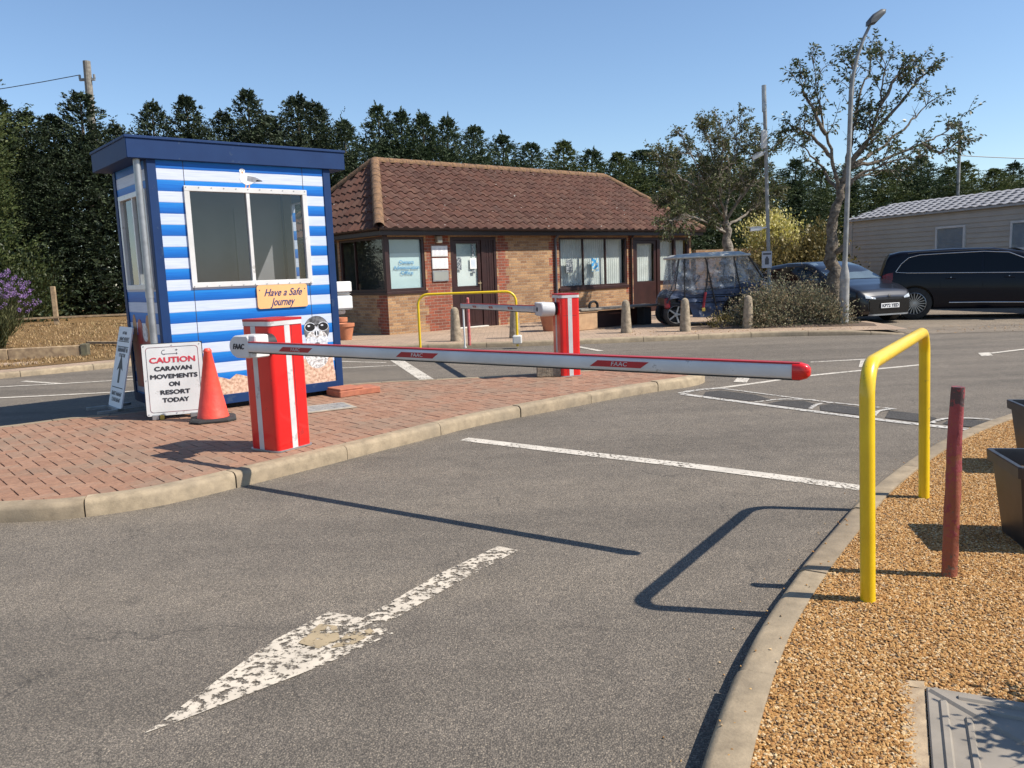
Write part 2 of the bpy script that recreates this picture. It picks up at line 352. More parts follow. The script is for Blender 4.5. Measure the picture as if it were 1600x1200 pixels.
def offset(pl, d):
    out = []; n = len(pl)
    for i, p in enumerate(pl):
        a = pl[max(i-1, 0)]; b = pl[min(i+1, n-1)]; t = (b-a).normalized(); out.append(p+Vector((-t.y, t.x, 0))*d)
    return out
def kerb(name, pts, top, width=.13, stone=.9, seed=0, side=1, drop=None):
    rnd = random.Random(seed); line = smoothline(pts, .09); inner = offset(line, width*side)
    mid = offset(line, .035*side)
    mb = MB(); i = 0; n = len(line); per = int(stone/.09)
    while i < n-1:
        j = min(i+per, n-1); dz = rnd.uniform(-.004, .004); dy = rnd.uniform(-.004, .004)
        idx = list(range(i, j+1)); vs = []
        for q, k in enumerate(idx):
            a, m_, b = line[k].copy(), mid[k].copy(), inner[k].copy()
            if len(idx) > 1:
                t = (line[min(k+1, n-1)]-line[max(k-1, 0)]).normalized()
                if q == 0: a += t*.005; m_ += t*.005; b += t*.005
                if q == len(idx)-1: a -= t*.005; m_ -= t*.005; b -= t*.005
            h = top+dz if drop is None else drop(k/(n-1), top)+dz
            nn = (b-a).normalized()*dy
            a = a+nn; m_ = m_+nn
            c = a.lerp(m_, .35)
            vs += [(a.x, a.y, -.05), (a.x, a.y, h-.035), (c.x, c.y, h-.012), (m_.x, m_.y, h), (b.x, b.y, h), (b.x, b.y, h-.06)]
        m = len(idx); fs = []
        for q in range(m-1):
            for e in range(5): fs.append((q*6+e, (q+1)*6+e, (q+1)*6+e+1, q*6+e+1) if side > 0 else (q*6+e+1, (q+1)*6+e+1, (q+1)*6+e, q*6+e))
        fs.append(tuple(range(5, -1, -1)) if side > 0 else tuple(range(6))); fs.append(tuple((m-1)*6+e for e in (range(6) if side > 0 else range(5, -1, -1))))
        mb.add(vs, fs); i = j
    # bedding that shows dark in the joints
    vs = []; 
    for k in range(n):
        a = line[k].lerp(inner[k], .06); b = line[k].lerp(inner[k], .94); h = (top if drop is None else drop(k/(n-1), top))-.016
        vs += [(a.x, a.y, -.04), (a.x, a.y, h-.02), (a.lerp(b, .2).x, a.lerp(b, .2).y, h), (b.x, b.y, h)]
    fs = [(q*4+e, (q+1)*4+e, (q+1)*4+e+1, q*4+e+1) if side > 0 else (q*4+e+1, (q+1)*4+e+1, (q+1)*4+e, q*4+e) for q in range(n-1) for e in range(3)]
    mb.add(vs, fs, 1)
    o = mb.build(name, [M_kerb, M_mortar], smooth=40); struct(o); return line, inner

near = [(-8.5, 4.1), (-6, 4.8), (-4.3, 5.08), (-3.38, 5.11), (-2.95, 5.14), (-2.44, 5.38), (-1.93, 5.93), (-1.46, 6.50), (-.89, 7.20), (-.33, 7.88), (.33, 8.48), (.97, 9.05), (1.69, 9.61), (2.22, 9.95), (2.5, 10.35), (2.42, 10.8), (2.1, 11.05)]
far = [(2.1, 11.05), (1.26, 11.17), (.53, 11.03), (-.34, 10.85), (-1.21, 10.78), (-2.22, 10.6), (-3.3, 9.75), (-4.27, 8.9), (-4.86, 8.66), (-5.31, 8.3), (-6.5, 7.4), (-8.5, 5.6)]
ln, inn = kerb('kerb', near, .115, seed=1)
lf, inf_ = kerb('kerb', far, .112, seed=2, stone=.6)
isl = [(p.x, p.y) for p in inn]+[(p.x, p.y) for p in inf_]
sheet('island_bedding', isl, .097, M_mortar)
def clip_rect(poly, cx, cy, hx, hy, ang):
    c, s = math.cos(-ang), math.sin(-ang)
    P = [((x-cx)*c-(y-cy)*s, (x-cx)*s+(y-cy)*c) for x, y in poly]
    for ax, sg, lim in ((0, 1, hx), (0, -1, hx), (1, 1, hy), (1, -1, hy)):
        o = []; n = len(P)
        for i in range(n):
            a, b = P[i-1], P[i]; ia, ib = a[ax]*sg <= lim, b[ax]*sg <= lim
            if ia != ib:
                t = (lim*sg-a[ax])/(b[ax]-a[ax]); q = [a[0]+(b[0]-a[0])*t, a[1]+(b[1]-a[1])*t]; q[ax] = lim*sg; o.append(tuple(q))
            if ib: o.append(b)
        P = o
        if len(P) < 3: return None
    A = sum(P[i-1][0]*P[i][1]-P[i][0]*P[i-1][1] for i in range(len(P)))/2
    if abs(A) < .0006: return None
    c, s = math.cos(ang), math.sin(ang)
    return [(cx+x*c-y*s, cy+x*s+y*c) for x, y in P]
islc = [isl[i] for i in range(0, len(isl), 3)]
rnd = random.Random(5); mb = MB(); ang = R(-49); ca, sa = math.cos(ang), math.sin(ang)
for r in range(-75, 75):      # herringbone: cells of .104 m
    for q in range(-75, 75):
        s4 = (q-r) % 4
        if s4 not in (0, 3): continue
        u, v = ((q+1)*.104, (r+.5)*.104) if s4 == 0 else ((q+.5)*.104, (r+1)*.104); hx, hy = (.1015, .0485) if s4 == 0 else (.0475, .1025)
        cx = -2.2+u*ca-v*sa; cy = 7.8+u*sa+v*ca
        if not (-8.6 < cx < 2.7 and 4 < cy < 11.4): continue
        P = clip_rect(islc, cx, cy, hx, hy, ang)
        if not P: continue
        h = .109+rnd.uniform(-.0016, .0016); mx = sum(p[0] for p in P)/len(P); my = sum(p[1] for p in P)/len(P)
        tx, ty = rnd.uniform(-.009, .009), rnd.uniform(-.009, .009); n = len(P)
        z = lambda x, y: h+(x-mx)*tx+(y-my)*ty
        I = [(x+(mx-x)*.035, y+(my-y)*.035) for x, y in P]
        vs = [(x, y, .095) for x, y in P]+[(x, y, z(x, y)-.004) for x, y in P]+[(x, y, z(x, y)) for x, y in I]
        fs = [(k*n+i, k*n+(i+1) % n, (k+1)*n+(i+1) % n, (k+1)*n+i) for k in range(2) for i in range(n)]+[tuple(range(2*n, 3*n))]
        mb.add(vs, fs)
struct(mb.build('island_paving', M_pave))

# gravel side
gk = [(-.25, -.6), (.12, .9), (.36, 1.75), (.55, 2.24), (.85, 2.86), (1.15, 3.36), (1.61, 4.04), (2.33, 5.02), (3.41, 6.21), (4.65, 7.21), (6.2, 8.1), (9, 9.2), (13, 10.2)]
lg, ig = kerb('kerb', gk, .1, seed=3, side=-1)
bed = [(p.x, p.y) for p in ig][::2]+[(14, 4), (14, -2), (1.0, -2)]
M_gbed = islandrand('gravel_base', [(.3, .19, .09), (.36, .24, .12)], bs=1, bscale=110, nscale=90)
def gravelmat():
    m, nt, p = nmat('gravel_stone'); oi = nt.nodes.new('ShaderNodeObjectInfo'); co = objco(nt)
    c = ramp(nt, oi.outputs['Random'], [(0, (.2, .095, .03)), (.2, (.36, .18, .05)), (.42, (.45, .25, .08)), (.62, (.3, .14, .04)), (.8, (.5, .32, .13)), (.94, (.58, .43, .25)), (1, (.13, .075, .045))])
    nt.links.new(c, p.inputs['Base Color']); p.inputs['Roughness'].default_value = .75; p.inputs['Specular IOR Level'].default_value = .35
    return m
def gravelbase():
    m, nt, p = nmat('gravel_ground'); co = objco(nt)
    v = nt.nodes.new('ShaderNodeTexVoronoi'); v.inputs['Scale'].default_value = 75; nt.links.new(co, v.inputs['Vector'])
    sep = nt.nodes.new('ShaderNodeSeparateColor'); nt.links.new(v.outputs['Color'], sep.inputs[0])
    c = ramp(nt, sep.outputs[0], [(0, (.2, .105, .04)), (.35, (.4, .22, .08)), (.65, (.32, .17, .06)), (.9, (.5, .33, .16)), (1, (.56, .44, .28))])
    nt.links.new(c, p.inputs['Base Color']); p.inputs['Roughness'].default_value = .9
    bump(nt, p, math_(nt, 'MULTIPLY', v.outputs['Distance'], -1), 1, .02); return m
M_stone = gravelmat(); M_gb = gravelbase()
sheet('gravel_bed', bed, .088, M_gb)
def scatter(name, poly, z, dens, m, smin, smax, flat=.6, rad=.0052, sub=1, kind='stuff'):
    mb = MB(); mb.add([(x, y, z) for x, y in poly], [tuple(range(len(poly)))]); o = mb.build(name, m)
    ng = bpy.data.node_groups.new(name+'_nodes', 'GeometryNodeTree')
    ng.interface.new_socket(name='Geometry', in_out='INPUT', socket_type='NodeSocketGeometry'); ng.interface.new_socket(name='Geometry', in_out='OUTPUT', socket_type='NodeSocketGeometry')
    nn = ng.nodes; L = ng.links; gi = nn.new('NodeGroupInput'); go = nn.new('NodeGroupOutput')
    d = nn.new('GeometryNodeDistributePointsOnFaces'); d.inputs['Density'].default_value = dens; L.new(gi.outputs[0], d.inputs['Mesh'])
    ic = nn.new('GeometryNodeMeshIcoSphere'); ic.inputs['Radius'].default_value = rad; ic.inputs['Subdivisions'].default_value = sub+1 if sub > 1 else 2
    sp = nn.new('GeometryNodeSetPosition'); nz = nn.new('ShaderNodeTexNoise'); nz.inputs['Scale'].default_value = 130; L.new(ic.outputs[0], sp.inputs[0])
    vm = nn.new('ShaderNodeVectorMath'); vm.operation = 'MULTIPLY_ADD'; vm.inputs[1].default_value = (rad*1.5,)*3; vm.inputs[2].default_value = (-rad*.75,)*3
    L.new(nz.outputs['Color'], vm.inputs[0]); L.new(vm.outputs[0], sp.inputs['Offset'])
    sm = nn.new('GeometryNodeSetMaterial'); sm.inputs['Material'].default_value = m; L.new(sp.outputs[0], sm.inputs[0])
    i = nn.new('GeometryNodeInstanceOnPoints'); L.new(d.outputs[0], i.inputs['Points']); L.new(sm.outputs[0], i.inputs['Instance'])
    rr = nn.new('FunctionNodeRandomValue'); rr.data_type = 'FLOAT_VECTOR'; rr.inputs[0].default_value = (-.5, -.5, 0); rr.inputs[1].default_value = (.5, .5, 6.28)
    L.new(rr.outputs[0], i.inputs['Rotation'])
    rs = nn.new('FunctionNodeRandomValue'); rs.data_type = 'FLOAT_VECTOR'; rs.inputs[0].default_value = (smin, smin*.8, smin*flat); rs.inputs[1].default_value = (smax*1.2, smax, smax*flat)
    L.new(rs.outputs[0], i.inputs['Scale'])
    j = nn.new('GeometryNodeJoinGeometry'); L.new(i.outputs[0], j.inputs[0]); L.new(j.outputs[0], go.inputs[0])
    md = o.modifiers.new('scatter', 'NODES'); md.node_group = ng; o['kind'] = kind; return o
# loose stones: the kerb's inner line on one side, just beyond the view on the other
gin = [(p.x, p.y) for p in ig if 1.3 < p.y < 9.0]
vis = gin+[(gin[-1][0]+.3, gin[-1][1]-.7), (3.6, 3.6), (2.6, 2.2), (1.9, 1.3), (.7, 1.2)]
scatter('gravel', vis, .09, 14500, M_stone, .6, 1.3)
# a few stones kicked over the kerb and on the road
k1 = [(p.x, p.y) for p in lg if 1.3 < p.y < 9]; k2 = [(x, y) for x, y in gin]
scatter('loose_gravel', k1+k2[::-1], .1, 90, M_stone, .5, 1.1)
ro = [(p.x-.16, p.y+.1) for p in lg if 1.3 < p.y < 9]
scatter('loose_gravel', ro+k1[::-1], .004, 35, M_stone, .4, .9)

# far pavement, kerb, parking area
fk = [(-22, 3.2), (-14, 9.7), (-8.81, 13.81), (-7.58, 14.82), (-7.12, 15.18), (-5.6, 16.1), (-3.9, 16.45), (-1.27, 16.35), (.68, 16.27), (2.63, 16.3), (3.98, 16.35), (5.03, 16.4), (5.9, 16.25), (6.8, 16.03), (7.75, 15.8)]
lk, ik = kerb('kerb', fk, .105, seed=7, stone=.92, drop=lambda t, h: h if t < .955 else h-(t-.955)/.045*.09)
plat = [(p.x, p.y) for p in ik][::3]+[(7.9, 15.95), (8.1, 17.3), (8.3, 22), (12, 31), (12, 60), (-60, 60), (-60, 20)]
sheet('pavement', plat, .092, M_slabs)
sheet('parking_area', [(7.85, 15.75), (7.9, 15.95), (8.1, 17.3), (8.3, 22), (12, 31), (12, 60), (70, 60), (70, 16.5), (14, 15.2)], .004, M_park)
M_litter = surf('leaf_litter', (.42, .27, .12), (.25, .14, .06), 60, .9)
scatter('leaf_litter', [(7.2, 16.0), (8.0, 15.7), (12.5, 15.6), (12.5, 17.2), (8.2, 17.6), (7.2, 17.1)], .008, 22, M_litter, 1.2, 3.2, .3)
scatter('leaf_litter', [(2.2, 16.6), (7.5, 16.3), (7.6, 17.6), (2.4, 18.3)], .1, 26, M_litter, 1.0, 3.0, .3)
M_soil = surf('bed_soil', (.16, .11, .075), (.08, .055, .04), 18, .95, bs=1, bscale=40, bd=.03)
bmz = MB(); rnd = random.Random(9)
def hump(poly, z, name, m, amp=.04):
    cx = sum(p[0] for p in poly)/len(poly); cy = sum(p[1] for p in poly)/len(poly); mb = MB(); rings = 5; vs = []; n = len(poly)
    for k in range(rings+1):
        t = k/rings
        for x, y in poly: vs.append((x+(cx-x)*t, y+(cy-y)*t, z+amp*(1-(1-t)**2)+rnd.uniform(-.004, .004)*(k > 0)))
    fs = [(k*n+i, k*n+(i+1) % n, (k+1)*n+(i+1) % n, (k+1)*n+i) for k in range(rings) for i in range(n)]
    mb.add(vs, fs); return struct(mb.build(name, m, smooth=60))
hump([(3.95, 17.75), (7.75, 17.0), (7.95, 17.6), (7.9, 19.2), (6.2, 19.0), (4.2, 18.6)], .096, 'planting_bed', M_soil)

# dry grass bank, left
def drygrass():
    m, nt, p = nmat('dry_grass'); co = objco(nt)
    a = noise(nt, co, 1.1, 4); b = noise(nt, co, 14, 5, .7); c_ = noise(nt, co, 90, 3, .8)
    c = ramp(nt, a, [(.3, (.21, .125, .06)), (.5, (.34, .21, .09)), (.7, (.24, .17, .075))])
    c = mix(nt, .6, c, ramp(nt, b, [(.3, (.14, .085, .045)), (.7, (.42, .27, .13))]))
    c = mix(nt, .5, c, mix(nt, 1, c, ramp(nt, c_, [(.3, (.45, .45, .45)), (.7, (1.4, 1.4, 1.4))]), 'MULTIPLY'))
    nt.links.new(c, p.inputs['Base Color']); p.inputs['Roughness'].default_value = 1; p.inputs['Specular IOR Level'].default_value = .1
    bump(nt, p, math_(nt, 'ADD', b, c_), 1, .05); return m
M_dry = drygrass()
O = Vector((-7.12, 15.18, 0)); rnd = random.Random(4)
def bankz(w, u):
    t = min(max((w-1.0)/9., 0), 1); z = .1+.36*t*t*(3-2*t)
    return z+.03*math.sin(u*1.3)*min(1, max(0, w-1.2))+.025*math.sin(u*3.1+w*2)*min(1, max(0, w-1.2))
mb = MB(); us = [-30+.5*i for i in range(73)]; ws = [.78+.4*i for i in range(75)]
vs = [tuple(O+D40*u+N40*w+Vector((0, 0, bankz(w, u)))) for u in us for w in ws]
nw = len(ws)
fs = [(i*nw+j, (i+1)*nw+j, (i+1)*nw+j+1, i*nw+j+1) for i in range(len(us)-1) for j in range(nw-1) if not (us[i] > 1.5 and ws[j] < 2.2)]
mb.add(vs, fs); struct(mb.build('grass_verge', M_dry, smooth=60))
# tufts of dry grass
rg = np.random.default_rng(3)
def blades(name, n, ufn, h0, h1, m, seed, wid=.006):
    rnd = random.Random(seed); mb = MB()
    for i in range(n):
        p, hh = ufn(rnd); a = rnd.uniform(0, 6.28); l = rnd.uniform(h0, h1)*hh; dx, dy = math.cos(a), math.sin(a); b = rnd.uniform(.1, .8)*l; w = wid*rnd.uniform(.7, 1.6)
        mb.add([(p[0]-dy*w, p[1]+dx*w, p[2]), (p[0]+dy*w, p[1]-dx*w, p[2]), (p[0]+dx*b, p[1]+dy*b, p[2]+l)], [(0, 1, 2)])
    return struct(mb.build(name, m), 'stuff')
M_blade = leafmat('dry_blade', [(.2, .12, .05), (.34, .22, .1), (.45, .31, .16), (.26, .2, .08)])
def uf(r):
    u = r.uniform(-10, 3.0); w = 1.25+r.random()**1.4*9; p = O+D40*u+N40*w
    return (p.x, p.y, bankz(w, u)-.005), 1
blades('dry_grass', 26000, uf, .02, .07, M_blade, 2, .012)

# ---------------------------------------------------------------- road markings
def strip(pl, w, closed=False):
    P = smoothline(pl, .12); a = offset(P, w/2); b = offset(P, -w/2); n = len(P)
    return [(p.x, p.y, 0) for p in a]+[(p.x, p.y, 0) for p in b], [(n+i, n+i+1, i+1, i) for i in range(n-1)]
def marking(items, m, z=.004, name='road_marking'):
    mb = MB()
    for k, it in enumerate(items):
        if it[0] == 's': vs, fs = strip(it[1], it[2]); mb.add(vs, fs, M=T(0, 0, z+k*.0006))
        else: mb.add([(x, y, z+k*.0006) for x, y in it[1]], [tuple(range(len(it[1])))])
    return struct(mb.build(name, m))
marking([('s', [(-.46, 7.24), (.5, 6.53), (1.41, 5.87), (2.28, 5.17)], .14)], M_paint)
marking([('p', [(-1.285, 2.54), (-1.16, 2.64), (-.97, 2.81), (-.79, 2.97), (-.54, 3.24), (-.62, 3.34), (-.72, 3.42), (-.87, 3.49), (-1.04, 3.22), (-1.16, 2.9)]),
         ('p', [(-.70, 3.405), (-.60, 3.32), (-.29, 3.80), (-.0, 4.21), (-.11, 4.29), (-.40, 3.91)])], M_paint_worn)
M_beige = paint('beige_patch', (.36, .28, .17), .42, .05, 20)
marking([('p', [(-.93, 3.18), (-.83, 3.12), (-.76, 3.2), (-.80, 3.33), (-.88, 3.36)]), ('p', [(-.78, 3.12), (-.70, 3.14), (-.62, 3.25), (-.66, 3.31), (-.74, 3.25)])], M_beige, .0058, 'beige_patch')
marking([('s', [(1.99, 9.39), (2.19, 9.1), (2.97, 8.02), (3.6, 7.2), (4.03, 6.75)], .1), ('s', [(1.99, 9.42), (2.2, 9.62), (2.53, 9.72)], .1), ('s', [(2.53, 9.70), (2.7, 9.45), (3.32, 8.51), (3.82, 7.91)], .05),
         ('s', [(2.63, 8.62), (2.95, 8.75), (3.28, 8.62)], .045), ('s', [(3.03, 8.1), (3.2, 8.35), (3.4, 8.42)], .05), ('s', [(3.45, 7.6), (3.62, 7.85), (3.82, 7.93)], .05), ('s', [(3.78, 7.16), (4.0, 7.34), (4.25, 7.3), (4.5, 7.08)], .05)], M_paint_old, .006)
marking([('p', [(2.2, 9.2), (2.6, 8.72), (2.85, 8.78), (2.78, 9.15), (2.5, 9.55), (2.3, 9.48)]), ('p', [(2.72, 8.5), (3.0, 8.12), (3.2, 8.32), (3.15, 8.6), (2.95, 8.68)]), ('p', [(3.1, 8.0), (3.42, 7.58), (3.6, 7.85), (3.55, 8.05), (3.35, 8.35), (3.2, 8.28)]),
         ('p', [(3.52, 7.5), (3.75, 7.2), (3.95, 7.38), (3.9, 7.65), (3.72, 7.85)]), ('p', [(3.86, 7.12), (4.12, 6.82), (4.4, 7.05), (4.2, 7.24), (4.0, 7.28)])], M_asph2, .004, 'road_patch')
marking([('s', [(2.53, 9.74), (3.1, 10.05), (3.99, 10.55), (5.75, 11.2)], .09), ('s', [(4.46, 11.95), (5.46, 12.07)], .09), ('p', [(4.86, 11.19), (5.05, 11.18), (5.44, 11.97), (5.2, 11.92)]),
         ('p', [(2.83, 10.2), (2.97, 10.1), (3.2, 10.68), (3.1, 10.85)]), ('p', [(7.17, 12.3), (6.99, 11.89), (7.17, 11.91), (7.36, 12.33)]), ('s', [(7.3, 12.2), (8.1, 12.58), (10, 13.4)], .09), ('s', [(7.9, 12.1), (9.5, 12.2)], .09)], M_paint)
marking([('p', [(-2.33, 14.99), (-1.33, 11.56), (-1.12, 11.57), (-2.11, 15.03)]), ('s', [(-4.5, 15.3), (-3.2, 14.65), (-2.2, 14.1)], .08), ('s', [(-4.6, 13.35), (-2.9, 13.5), (-1.95, 13.62)], .08),
         ('s', [(-8.1, 13.3), (-7.2, 12.74)], .1), ('s', [(-12, 11.95), (-8.05, 12.6), (-7.2, 12.72), (-6.14, 12.95), (-4.6, 13.3)], .09), ('s', [(-12, 11.0), (-7.24, 11.28), (-5.44, 11.46), (-3.5, 11.6)], .1), ('s', [(-6.7, 13.4), (-5.6, 13.35)], .08),
         ('s', [(1.3, 15.75), (1.65, 14.7)], .12), ('p', [(1.3, 12.2), (1.36, 12.02), (1.62, 11.98), (1.6, 12.15)])], M_paint)

# ================================================================ KIOSK
KZ = .108
K = thing('security_kiosk', (-3.64, 8.48, KZ), R(40), 'blue and white striped gatehouse kiosk with flat navy roof on the brick island', 'kiosk')
Z = T(0, 0, -KZ)
def stripes():
    m, nt, p = nmat('striped_wall_graphic'); co = objco(nt)
    se = nt.nodes.new('ShaderNodeSeparateXYZ'); nt.links.new(co, se.inputs[0])
    wob = math_(nt, 'MULTIPLY', math_(nt, 'SUBTRACT', noise(nt, co, 3, 2), .5), .006)
    zz = math_(nt, 'ADD', math_(nt, 'DIVIDE', math_(nt, 'ADD', math_(nt, 'SUBTRACT', se.outputs[2], 2.69-KZ), wob), .1145), 100)
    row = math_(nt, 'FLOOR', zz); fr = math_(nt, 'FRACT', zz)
    par = math_(nt, 'MODULO', row, 2)   # 1 just below 2.69 -> white
    wn_ = nt.nodes.new('ShaderNodeTexWhiteNoise'); wn_.noise_dimensions = '1D'; nt.links.new(row, wn_.inputs['W'])
    mp = nt.nodes.new('ShaderNodeMapping'); mp.inputs['Scale'].default_value = (1.2, 1.2, 40); nt.links.new(co, mp.inputs['Vector'])
    st = noise(nt, mp.outputs[0], 2.5, 4, .6)
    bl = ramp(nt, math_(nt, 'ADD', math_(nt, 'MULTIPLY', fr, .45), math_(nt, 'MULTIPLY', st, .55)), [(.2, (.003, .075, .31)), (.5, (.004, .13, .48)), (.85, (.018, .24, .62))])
    wh = ramp(nt, st, [(.3, (.44, .49, .62)), (.6, (.58, .62, .72))])
    wh = mix(nt, math_(nt, 'MULTIPLY', wn_.outputs['Value'], .3), wh, (.38, .52, .74))
    c = mix(nt, par, bl, wh)
    # each board has a thin dark line below it
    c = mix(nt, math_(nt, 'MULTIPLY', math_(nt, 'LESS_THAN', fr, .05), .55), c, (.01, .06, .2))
    nt.links.new(c, p.inputs['Base Color']); p.inputs['Roughness'].default_value = .5; p.inputs['Specular IOR Level'].default_value = .3; return m
M_str = stripes()
W_, DP = 2.04, 1.25; ZB, ZT = .27, 2.80
def framed_wall(mb, x0, x1, z0, z1, ops, M, th=.04):
    xs = sorted({x0, x1, *[o[0] for o in ops], *[o[1] for o in ops]}); zs = sorted({z0, z1, *[o[2] for o in ops], *[o[3] for o in ops]})
    for a, b in zip(xs, xs[1:]):
        for c, d in zip(zs, zs[1:]):
            cx, cz = (a+b)/2, (c+d)/2
            if any(o[0] < cx < o[1] and o[2] < cz < o[3] for o in ops): continue
            mb.box((a, 0, c), (b, th, d), M=M)
FW = (.385, 1.69, 1.50, 2.48)
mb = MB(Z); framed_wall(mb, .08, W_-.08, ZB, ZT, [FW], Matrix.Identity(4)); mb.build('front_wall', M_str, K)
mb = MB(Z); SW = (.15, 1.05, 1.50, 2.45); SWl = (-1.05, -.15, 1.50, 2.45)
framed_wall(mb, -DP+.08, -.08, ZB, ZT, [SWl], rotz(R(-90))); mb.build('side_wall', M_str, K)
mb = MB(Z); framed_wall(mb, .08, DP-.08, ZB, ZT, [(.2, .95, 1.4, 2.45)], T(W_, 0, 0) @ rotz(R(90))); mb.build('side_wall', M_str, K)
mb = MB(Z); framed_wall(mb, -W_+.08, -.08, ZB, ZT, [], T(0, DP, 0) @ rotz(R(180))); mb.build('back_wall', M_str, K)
for (x, y) in ((0, 0), (W_, 0), (W_, DP), (0, DP)):
    mb = MB(Z); sx = 1 if x == 0 else -1; sy = 1 if y == 0 else -1
    mb.box((min(x-.012*sx, x+.08*sx), min(y-.012*sy, y+.08*sy), .17), (max(x-.012*sx, x+.08*sx), max(y-.012*sy, y+.08*sy), ZT), bev=.004); mb.build('corner_post', M_navy, K)
mb = MB(Z); mb.box((.07, -.016, .165), (W_-.07, .05, ZB), bev=.004); mb.box((-.016, .07, .165), (.05, DP-.07, ZB), bev=.004); mb.box((W_-.05, .07, .165), (W_+.016, DP-.07, ZB), bev=.004); mb.box((.07, DP-.05, .165), (W_-.07, DP+.016, ZB), bev=.004)
mb.build('base_frame', M_navy, K)
mb = MB(Z); mb.box((.1, .1, .108), (W_-.1, DP-.1, .2)); mb.build('plinth', M_dark, K)
mb = MB(Z); mb.box((-.20, -.045, 2.775), (W_+.2, DP+.06, 2.985), bev=.006); mb.box((-.212, -.057, 2.972), (W_+.212, DP+.072, 3.0), bev=.004)
mb.build('roof', M_navy, K)
mb = MB(Z); mb.box((.06, .06, .28), (W_-.06, DP-.06, .3)); mb.box((.06, DP-.06, .3), (W_-.06, DP-.045, 2.7)); mb.box((W_-.055, .06, .3), (W_-.042, .2, 2.7)); mb.box((W_-.055, .95, .3), (W_-.042, DP-.06, 2.7)); mb.box((W_-.055, .2, .3), (W_-.042, .95, 1.38)); mb.box((.06, .06, 2.7), (W_-.06, DP-.06, 2.74)); mb.box((.5, .72, .3), (1.6, 1.1, 1.15)); mb.box((1.3, 1.09, 1.2), (1.34, 1.13, 2.4), 0); mb.build('interior', M_grey, K)
# seams
mb = MB(Z)
for sx in (.355, 1.70): mb = MB(Z); mb.box((sx, -.0015, ZB), (sx+.006, .001, ZT)); mb.build('panel_seam', M_ink, K)
def winframe(x0, x1, z0, z1, mull, parent, m, M, w=.045, d0=-.022, d1=.04, name='window', rails=(), glass=None, gname='pane', gy=.012):
    mb = MB(M); mb.box((x0-w, d0, z1-.01), (x1+w, d1, z1+w), bev=.003); mb.box((x0-w, d0, z0-w), (x1+w, d1, z0+.01), bev=.003)
    mb.box((x0-w, d0+.001, z0+.01), (x0+.01, d1, z1-.01)); mb.box((x1-.01, d0+.001, z0+.01), (x1+w, d1, z1-.01))
    for q in mull: mb.box((q-.018, d0+.006, z0+.01), (q+.018, d1-.004, z1-.01))
    for q in rails: mb.box((x0+.01, d0+.008, q-.015), (x1-.01, d1-.006, q+.015))
    o = mb.build(name, m, parent); e = [x0+.01]+[q for q in mull]+[x1-.01]
    for a, b in zip(e, e[1:]):
        k = MB(M); k.box((a+.002, gy, z0+.008), (b-.002, gy+.005, z1-.008)); k.build(gname, glass or M_glass, o)
    return o
fwn = winframe(*FW, [1.03], K, M_white, Z)
for i in range(11):
    for zz in (FW[2]-.03, FW[3]+.03): x = .36+i*.135; mb = MB(Z); mb.tube([(x, -.02, zz), (x, -.0275, zz)], .006, 6); mb.build('screw', M_galv, fwn)
winframe(*SWl, [-.6], K, M_white, Z @ rotz(R(-90)))
mb = MB(Z); mb.tube([(-.09, .03, 2.78), (-.09, .03, 1.35), (-.09, .03, .13)], .036, 14); mb.tube([(-.09, .03, 1.47), (-.09, .03, 1.37)], .041, 14); mb.build('downpipe', M_galv, K, smooth=40)
# printed pictures on the front wall, thin films on the panel
def film(name, layers, parent, M):
    mats = []; mb = MB(M)
    for k, (poly, m, lv) in enumerate(layers):
        if m not in mats: mats.append(m)
        n = len(poly); y = -.0016-.0007*lv
        mb.add([(x, y, z) for x, z in poly], [tuple(range(n))], mats.index(m))
        mb.add([(x, y, z) for x, z in poly]+[(x, .001, z) for x, z in poly], [(i, (i+1) % n, n+(i+1) % n, n+i) for i in range(n)], mats.index(m))
    return mb.build(name, mats, parent)
M_sand = surf('printed_sand', (.72, .5, .36), (.36, .2, .13), 26, .45, detail=8, lo=.35, hi=.6)
M_fur = surf('printed_grey_fur', (.75, .73, .7), (.22, .2, .19), 34, .45, detail=9, lo=.38, hi=.58)
M_furd = surf('printed_dark_fur', (.2, .2, .21), (.02, .02, .022), 16, .4, detail=6)
M_gl = surf('printed_sunglasses', (.012, .012, .014), None, 4, .25)
M_gw = surf('printed_highlight', (.75, .78, .82), (.4, .42, .45), 30, .35)
rnd = random.Random(12)
top = [(1.45+i*.04, .60+.02*math.sin(i*1.7)+rnd.uniform(-.01, .01)) for i in range(13)]
sandR = [(1.36, ZB), (W_-.08, ZB)]+[(x, z) for x, z in top[::-1] if x < W_-.08]+[(1.4, .45)]
sandL = [(.08, ZB), (1.36, ZB), (1.4, .45)]+[(1.3-.08*i, .46+.03*math.sin(i*2.1)) for i in range(15)]
film('printed_sand', [(sandR, M_sand, 0), (sandL, M_sand, 0)], K, Z)
def el(cx, cz, rx, rz_, n=28, a0=0, a1=2*math.pi, jit=0): return [(cx+rx*math.cos(a)*(1+rnd.uniform(-jit, jit)), cz+rz_*math.sin(a)*(1+rnd.uniform(-jit, jit))) for a in [a0+(a1-a0)*i/n for i in range(n)]]
